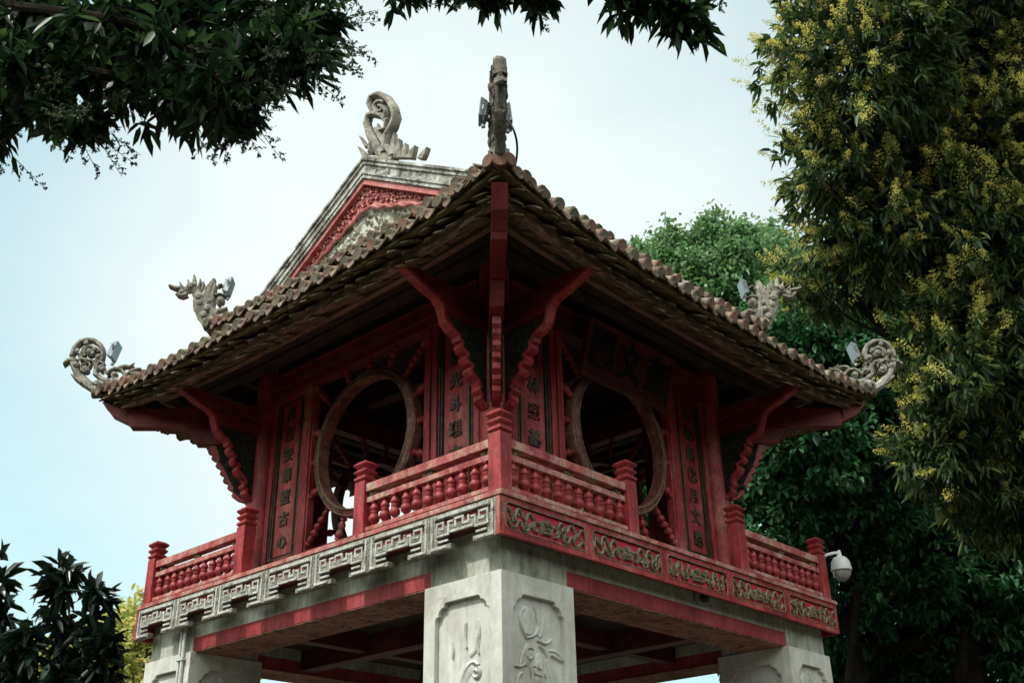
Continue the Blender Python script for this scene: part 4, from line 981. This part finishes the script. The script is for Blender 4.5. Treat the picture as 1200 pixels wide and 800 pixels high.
# lighter tree beyond the roof
bm_=[B_(790,285,30,(.5,.5,.4)),B_(832,272,30,(.45,.45,.5)),B_(868,280,30,(.5,.5,.5)),B_(750,300,31,(.4,.4,.35)),B_(905,285,31,(.5,.5,.6)),B_(850,335,30,(1.7,1.7,1.5)),B_(800,330,30,(1.3,1.3,1.1)),B_(760,320,31,(1.0,1.0,.8)),B_(900,330,31,(1.6,1.6,1.3)),B_(840,400,30,2.0),B_(780,420,30,2.0),B_(930,400,31,1.8)]
tree('leafy_tree','fresh green tree top rising behind the right roof slope','tree',gbase(850,700,31),at(850,480,31),bm_,.4,LM['bright'],M['barklight'],
     dict(clusters_per_m2=13,leaves_per=22,twig=.42,leafL=.17,leafW=.085,hang=.2,shell=.55),twigs=True)
# yellow green tree at lower left
by=[B_(150,790,26,(1.6,1.6,1.5)),B_(90,800,26,(1.3,1.3,1.3)),B_(200,800,27,1.6),B_(40,830,27,1.6),B_(280,870,27,(1.5,1.5,1.3)),B_(120,870,26,2.0),B_(350,890,27,(1.4,1.4,1.2))]
tree('yellow_tree','yellow green tree in bloom behind the left stone pillar','tree',gbase(150,1300,26),at(150,900,26),by,.3,LM['yellow'],M['barklight'],
     dict(clusters_per_m2=22,leaves_per=16,twig=.28,leafL=.20,leafW=.10,hang=.1,shell=.5))
bg=[B_(560,905,34,2.2),B_(680,900,34,(2.2,2.2,2.0)),B_(800,880,33,(1.9,1.9,1.7)),B_(460,915,34,2.0)]
tree('leafy_tree','green tree top low behind the pavilion, glimpsed between the stone pillars','tree',gbase(700,1300,34),at(680,960,34),bg,.35,LM['bright'],M['barklight'],
     dict(clusters_per_m2=14,leaves_per=14,twig=.3,leafL=.24,leafW=.12,hang=.2,shell=.5))
# ---- overhanging tree (mango-like) top left and top centre
def sprays(m,spine,count,L,leafn,leafL,leafW,arrs,hang=.5,spread=.9,r=.008,bud=None):
    """side twigs along a spine of points, each carrying a rosette of leaves"""
    spine=[np.array(p) for p in spine]
    for i in range(count):
        t=rng.random()*(len(spine)-1); a=int(t); p=spine[a]+(spine[min(a+1,len(spine)-1)]-spine[a])*(t-a)
        d=unit(1)[0]*spread; d[2]-=.35; d/=np.linalg.norm(d); q=p+d*L*rng.uniform(.4,1.2)
        m.tube([p,(p+q)/2+unit(1)[0]*L*.08,q],[r,r*.8,r*.5],5)
        n=leafn
        ts=rng.random(n)**.6; P=p+(q-p)*ts[:,None]
        D=unit(n)*1.1+d*.5; D[:,2]-=hang*.45
        arrs[0].append(P);arrs[1].append(D);arrs[2].append(unit(n)*.6+np.array([0,0,1.]));arrs[3].append(leafL*rng.uniform(.6,1.2,n));arrs[4].append(leafW*rng.uniform(.7,1.15,n));arrs[5].append(np.clip(rng.normal(.45,.22,n),0,1))
        if bud is not None and rng.random()<bud[0]: bud[1].append((q,d))
def finish_buds(buds,size,per,parent,base,mat):
    n=len(buds)
    if not n: return
    C=np.array([b[0] for b in buds]); ax=np.array([b[1] for b in buds])+unit(n)*.3; ax[:,2]+=.1; ax/=np.linalg.norm(ax,axis=1,keepdims=True)
    m=MB()
    PP=[];
    for c,a in zip(C,ax):
        L=size*rng.uniform(.7,1.3); m.tube([c,c+a*L],[.0025,.0012],4)
        for j in range(9):
            h=(j+1)/10; s=unit(1)[0]; s-=a*(s@a); s/=np.linalg.norm(s); st=c+a*L*h; e=st+(s*.9+a*.5)*L*.38*(1-.75*h)
            m.tube([st,e],[.0016,.001],3)
            for q in range(per): u=rng.uniform(.3,1.05); PP.append(st+(e-st)*u+unit(1)[0]*size*.02)
    PP=np.array(PP); k=len(PP)
    leaves_mesh('flower_buds',PP,unit(k),unit(k),np.full(k,.014),np.full(k,.012),rng.random(k),mat,parent,base)
    m.build('flower_stalks',mat,parent,off=base)
obase=(float(at(-420,300,6.5)[0]),float(at(-420,300,6.5)[1]),GZ)
ot=root('overhanging_tree','dark glossy leaved tree whose boughs hang into the top left of the view','tree',Vector(obase))
m=MB(); crotch=at(-400,-60,6.5); tp=limb(m,obase,crotch,.30,.2,.03,10); m.build('trunk',M['bark'],ot,off=obase,smooth=True)
m=MB(); arrs=[[] for _ in range(6)]; buds=[]
def bough(start,pix,r0,r1):
    pts=[np.array(start)]+[at(*p) for p in pix]; pts=[np.array(p) for p in smooth_path([tuple(p) for p in pts],2)]
    n=len(pts); m.tube(pts,[r0+(r1-r0)*i/(n-1) for i in range(n)],8,jit=.05); return pts
b1=bough(crotch,[(-60,-10,6.3),(60,30,6.2),(180,60,6.1),(280,60,6.0),(350,60,6.0)],.12,.012)
b2=bough(b1[6],[(40,70,6.0),(130,90,5.9),(230,105,5.9),(285,128,5.9)],.05,.008)
b3=bough(b1[8],[(20,80,5.8),(60,112,5.8),(105,138,5.8)],.04,.008)
b4=bough(b1[10],[(150,10,6.4),(270,0,6.4),(350,10,6.4),(375,30,6.4)],.04,.008)
b5=bough(crotch,[(-100,60,6.6),(-60,120,6.6),(-20,150,6.6),(5,160,6.6)],.05,.008)
b6=bough(b1[7],[(120,20,5.6),(200,40,5.6),(260,100,5.6)],.04,.008)
sprays(m,b1[5:],105,.24,9,.135,.042,arrs,bud=(.0,buds)); sprays(m,b4[3:],70,.24,9,.13,.042,arrs,bud=(.1,buds)); sprays(m,b2[3:],70,.22,8,.13,.042,arrs,bud=(.08,buds))
sprays(m,b3[4:],60,.17,9,.115,.038,arrs,bud=(.14,buds)); sprays(m,b5[6:],22,.13,9,.12,.035,arrs,bud=(.5,buds)); sprays(m,b6[2:],40,.22,9,.14,.042,arrs)
# dense interior mass so that only small gaps show sky
core=[B_(20,40,6.6,.42),B_(110,30,6.7,.45),B_(200,30,6.8,.42),B_(280,30,6.8,.33),B_(60,100,6.5,.30),B_(150,95,6.4,.30),B_(-60,20,6.6,.5),B_(-40,100,6.6,.40),B_(220,100,6.4,.25)]
arr,_,_=crown(core,clusters_per_m2=24,leaves_per=8,twig=.08,leafL=.15,leafW=.045,hang=.5,shell=.8)
for a,b_ in zip(arrs,arr): a.append(b_)
sprays(m,b1[-5:],20,.15,5,.14,.04,arrs,bud=(1,buds)); sprays(m,b2[-5:],30,.16,5,.14,.04,arrs,bud=(1,buds)); sprays(m,b4[-5:],16,.14,5,.14,.04,arrs,bud=(1,buds)); sprays(m,b3[-4:],12,.14,5,.13,.038,arrs,bud=(1,buds)); sprays(m,b5[-3:],5,.12,4,.12,.035,arrs,bud=(1,buds))
m.build('limbs',M['bark'],ot,off=obase,smooth=True)
leaves_mesh('crown',*[np.concatenate(x) for x in arrs],LM['mango'],ot,obase)
finish_buds(buds,.22,9,ot,obase,LM['bud'])
# second overhead tree: bough across the top centre
o2=(float(at(640,-1500,3.6)[0]),float(at(640,-1500,3.6)[1]),GZ)
o2=(CAM[0]-2.2,CAM[1]+.4,GZ)
t2=root('overhead_tree','leafy dark bough reaching down across the top centre of the view','tree',Vector(o2))
m=MB(); cr=(o2[0],o2[1],4.2); limb(m,o2,cr,.28,.16,.03,10); m.build('trunk',M['bark'],t2,off=o2,smooth=True)
m=MB(); arrs=[[] for _ in range(6)]; buds=[]
c1=bough(cr,[(560,-260,6.4),(600,-120,6.3),(680,-45,6.3),(740,-10,6.3),(790,10,6.3),(815,22,6.3)],.10,.006)
c2=bough(c1[6],[(560,-60,6.3),(500,-30,6.3),(460,-10,6.3)],.04,.006)
c3=bough(c1[8],[(640,-50,6.2),(600,-20,6.2),(560,-10,6.2)],.03,.006)
c6=bough(c1[7],[(640,-60,6.25),(610,-25,6.25),(640,-5,6.25)],.02,.005)
sprays(m,c6[3:],26,.12,8,.12,.04,arrs,bud=(.3,buds))
c4=bough(c1[7],[(430,-70,6.6),(400,-25,6.6)],.02,.006)
c5=bough(c1[12],[(830,-40,6.6),(850,-12,6.6)],.02,.004)
sprays(m,c1[9:],62,.17,9,.16,.045,arrs,hang=.75); sprays(m,c2[4:],40,.13,8,.11,.036,arrs,bud=(.5,buds)); sprays(m,c3[4:],55,.14,9,.13,.042,arrs,bud=(.3,buds)); sprays(m,c1[4:9],24,.3,10,.15,.042,arrs)
sprays(m,c4[-3:],8,.12,4,.08,.03,arrs,bud=(1,buds)); sprays(m,c5[-2:],5,.1,3,.06,.02,arrs,bud=(1,buds))
m.build('limbs',M['bark'],t2,off=o2,smooth=True)
leaves_mesh('crown',*[np.concatenate(x) for x in arrs],LM['mango'],t2,o2)
finish_buds(buds,.10,6,t2,o2,LM['bud'])
# ---- dark shrub at the lower left
sb=tuple(gbase(40,1250,5.2)); st=root('glossy_shrub','dark glossy leaved shrub rising at the lower left corner','shrub',Vector(sb))
m=MB(); arrs=[[] for _ in range(6)]
def stem(pix,cnt,L=.10,n=8,lf=.115):
    pts=[np.array(sb)]+[at(*p) for p in pix]; pts=[np.array(p) for p in smooth_path([tuple(p) for p in pts],2)]
    m.tube(pts,[.03+(.005-.03)*i/(len(pts)-1) for i in range(len(pts))],7)
    k=max(2,int(len(pts)*.55)); sprays(m,pts[k:],cnt,L,n,lf,.036,arrs,hang=.0,spread=.9,r=.004)
    # terminal rosette
    p=pts[-1]; q=9; arrs[0].append(np.repeat(p[None],q,0)); D=unit(q)*.8; D[:,2]+=.5; arrs[1].append(D); arrs[2].append(unit(q)); arrs[3].append(rng.uniform(.06,.12,q)); arrs[4].append(np.full(q,.032)); arrs[5].append(rng.random(q)*.6)
stem([(60,1000,5.2),(80,850,5.2),(78,740,5.2),(70,662,5.2)],30)
stem([(70,1000,5.1),(95,860,5.1),(105,760,5.1),(108,690,5.1)],18,.07)
stem([(0,1000,5.2),(5,850,5.2),(2,740,5.2),(0,680,5.2)],22,.09)
stem([(-40,1000,5.4),(-40,850,5.4),(-25,760,5.4),(-20,640,5.4)],22)
stem([(40,1000,5.0),(40,880,5.0),(35,800,5.0),(30,740,5.0)],30)
stem([(90,1000,5.0),(110,880,5.0),(118,800,5.0),(122,750,5.0)],18,.06)
stem([(0,1000,5.0),(10,880,5.0),(0,810,5.0),(-5,760,5.0)],26)
stem([(60,1000,5.0),(75,880,5.0),(75,830,5.0),(70,790,5.0)],30,.10)
m.build('stems',M['bark'],st,off=sb,smooth=True)
leaves_mesh('foliage',*[np.concatenate(x) for x in arrs],LM['shrub'],st,sb)
# ---- unseen woods added behind and beside the viewpoint to block low sky light
wc=[]
for i in range(46):
    az=math.degrees(YAW)+48+264*i/45; rr=26+rng.uniform(-3,5); a=math.radians(az)
    for h_ in (2.5,6.0,8.5): wc.append(((CAM[0]+rr*math.cos(a),CAM[1]+rr*math.sin(a),GZ+h_+rng.uniform(-.8,.8)),(2.6,2.6,2.6)))
arr,_,_=crown(wc,clusters_per_m2=2.2,leaves_per=7,twig=.6,leafL=.9,leafW=.6,hang=.2,shell=.4)
wd=leaves_mesh('sky_blocking_wood',*arr,LM['deep'],None,(0,0,GZ)); wd['kind']='stuff'; wd['label']='unseen dark green wood added round the viewpoint to block low sky light'; wd['category']='wood'
# ------------------------------------------------------------------ ground
m=MB(); m.box(-400,400,-400,400,GZ-.3,GZ-.002); g=m.build('ground',M['ground'],None,off=(0,0,GZ)); struct(g)
# ------------------------------------------------------------------ camera
cd=bpy.data.cameras.new('camera'); cd.sensor_width=36; cd.lens=F*1000/1200*36; cd.clip_end=3000; cd.clip_start=.05
cam=bpy.data.objects.new('camera',cd); COL.objects.link(cam)
R=Matrix((( *CR,),( *CU,),( *(-CF),))).transposed()
cam.matrix_world=Matrix.Translation(Vector(CAM))@R.to_4x4()
cd.dof.use_dof=True; cd.dof.focus_distance=9.0; cd.dof.aperture_fstop=4.5
sc.camera=cam
# ------------------------------------------------------------------ light
SUN_EL=math.radians(54); sd=np.array([-.93,.22,0]); sd/=np.linalg.norm(sd); sun_vec=np.array([sd[0]*math.cos(SUN_EL),sd[1]*math.cos(SUN_EL),math.sin(SUN_EL)])
ld=bpy.data.lights.new('sun','SUN'); ld.energy=4.0; ld.angle=math.radians(2.0); ld.color=(1,.95,.87)
lo=bpy.data.objects.new('sun',ld); COL.objects.link(lo); lo.rotation_euler=Vector(sun_vec).to_track_quat('Z','Y').to_euler()
w=bpy.data.worlds.new('World'); sc.world=w; w.use_nodes=True; nt=w.node_tree; N=nt.nodes; L=nt.links; N.clear()
out=N.new('ShaderNodeOutputWorld'); bgn=N.new('ShaderNodeBackground'); L.new(bgn.outputs[0],out.inputs[0])
sky=N.new('ShaderNodeTexSky'); sky.sky_type='NISHITA'; sky.sun_disc=False; sky.sun_elevation=SUN_EL; sky.sun_rotation=math.atan2(sun_vec[0],sun_vec[1]); sky.dust_density=1.2; sky.air_density=1.0
bgn.inputs['Strength'].default_value=.10
tc=N.new('ShaderNodeTexCoord')
# thin bright haze and cloud, in the same units as the sky (strength 0.1 applies to all of it)
nz=N.new('ShaderNodeTexNoise'); nz.inputs['Scale'].default_value=1.6; nz.inputs['Detail'].default_value=7; nz.inputs['Roughness'].default_value=.55
mpn=N.new('ShaderNodeMapping'); mpn.inputs['Scale'].default_value=(1,1,2.2); L.new(tc.outputs['Generated'],mpn.inputs['Vector']); L.new(mpn.outputs[0],nz.inputs['Vector'])
# haze bank centred on a direction behind the roof, clearer blue away from it
dv=N.new('ShaderNodeVectorMath'); dv.operation='DOT_PRODUCT'; hd=ray(560,330); hd=hd/np.linalg.norm(hd); dv.inputs[1].default_value=tuple(hd); L.new(tc.outputs['Generated'],dv.inputs[0])
mr=N.new('ShaderNodeValToRGB'); cr_=mr.color_ramp; cr_.interpolation='B_SPLINE'
for e_,(p_,v_) in zip([cr_.elements[0],cr_.elements[1]]+[cr_.elements.new(.5) for _ in range(3)],((0,.9),(1,.95),(.80,.85),(.905,.26),(.962,.88))): e_.position=p_; e_.color=(v_,v_,v_,1)
L.new(dv.outputs['Value'],mr.inputs[0])
mn=N.new('ShaderNodeMapRange'); mn.inputs[1].default_value=.35; mn.inputs[2].default_value=.68; mn.inputs[3].default_value=-.10; mn.inputs[4].default_value=.16; L.new(nz.outputs['Fac'],mn.inputs[0])
ad=N.new('ShaderNodeMath'); ad.operation='ADD'; ad.use_clamp=True; L.new(mr.outputs[0],ad.inputs[0]); L.new(mn.outputs[0],ad.inputs[1])
gv=N.new('ShaderNodeVectorMath'); gv.operation='DOT_PRODUCT'; gd=sun_vec+np.array([-.3,-.5,.1]); gd/=np.linalg.norm(gd); gv.inputs[1].default_value=tuple(gd); L.new(tc.outputs['Generated'],gv.inputs[0])
gm=N.new('ShaderNodeMapRange'); gm.interpolation_type='SMOOTHSTEP'; gm.inputs[1].default_value=.30; gm.inputs[2].default_value=.95; gm.inputs[3].default_value=1.0; gm.inputs[4].default_value=3.0; L.new(gv.outputs['Value'],gm.inputs[0])
mx=N.new('ShaderNodeMix'); mx.data_type='RGBA'; L.new(ad.outputs[0],mx.inputs['Factor']); sb_=N.new('ShaderNodeMix'); sb_.data_type='RGBA'; sb_.blend_type='MULTIPLY'; sb_.inputs['Factor'].default_value=1; sb_.inputs['B'].default_value=(1.25,2.7,2.15,1); L.new(sky.outputs[0],sb_.inputs['A']); L.new(sb_.outputs['Result'],mx.inputs['A']); mx.inputs['B'].default_value=(9.4,10.35,10.3,1)
tn=N.new('ShaderNodeMix'); tn.data_type='RGBA'; tn.blend_type='MULTIPLY'; tn.inputs['Factor'].default_value=1; tn.inputs['B'].default_value=(1.0,1.0,.985,1)
L.new(mx.outputs['Result'],tn.inputs['A']); cbn=N.new('ShaderNodeCombineXYZ'); L.new(gm.outputs[0],cbn.inputs[0])
for ix,f_ in ((1,.90),(2,.74)):
    mm=N.new('ShaderNodeMath'); mm.operation='MULTIPLY_ADD'; mm.inputs[1].default_value=f_; mm.inputs[2].default_value=1-f_; L.new(gm.outputs[0],mm.inputs[0]); L.new(mm.outputs[0],cbn.inputs[ix])
gl=N.new('ShaderNodeVectorMath'); gl.operation='MULTIPLY'; L.new(tn.outputs['Result'],gl.inputs[0]); L.new(cbn.outputs[0],gl.inputs[1]); L.new(gl.outputs[0],bgn.inputs['Color'])
sc.view_settings.view_transform='Standard'; sc.view_settings.look='None'; sc.view_settings.exposure=0
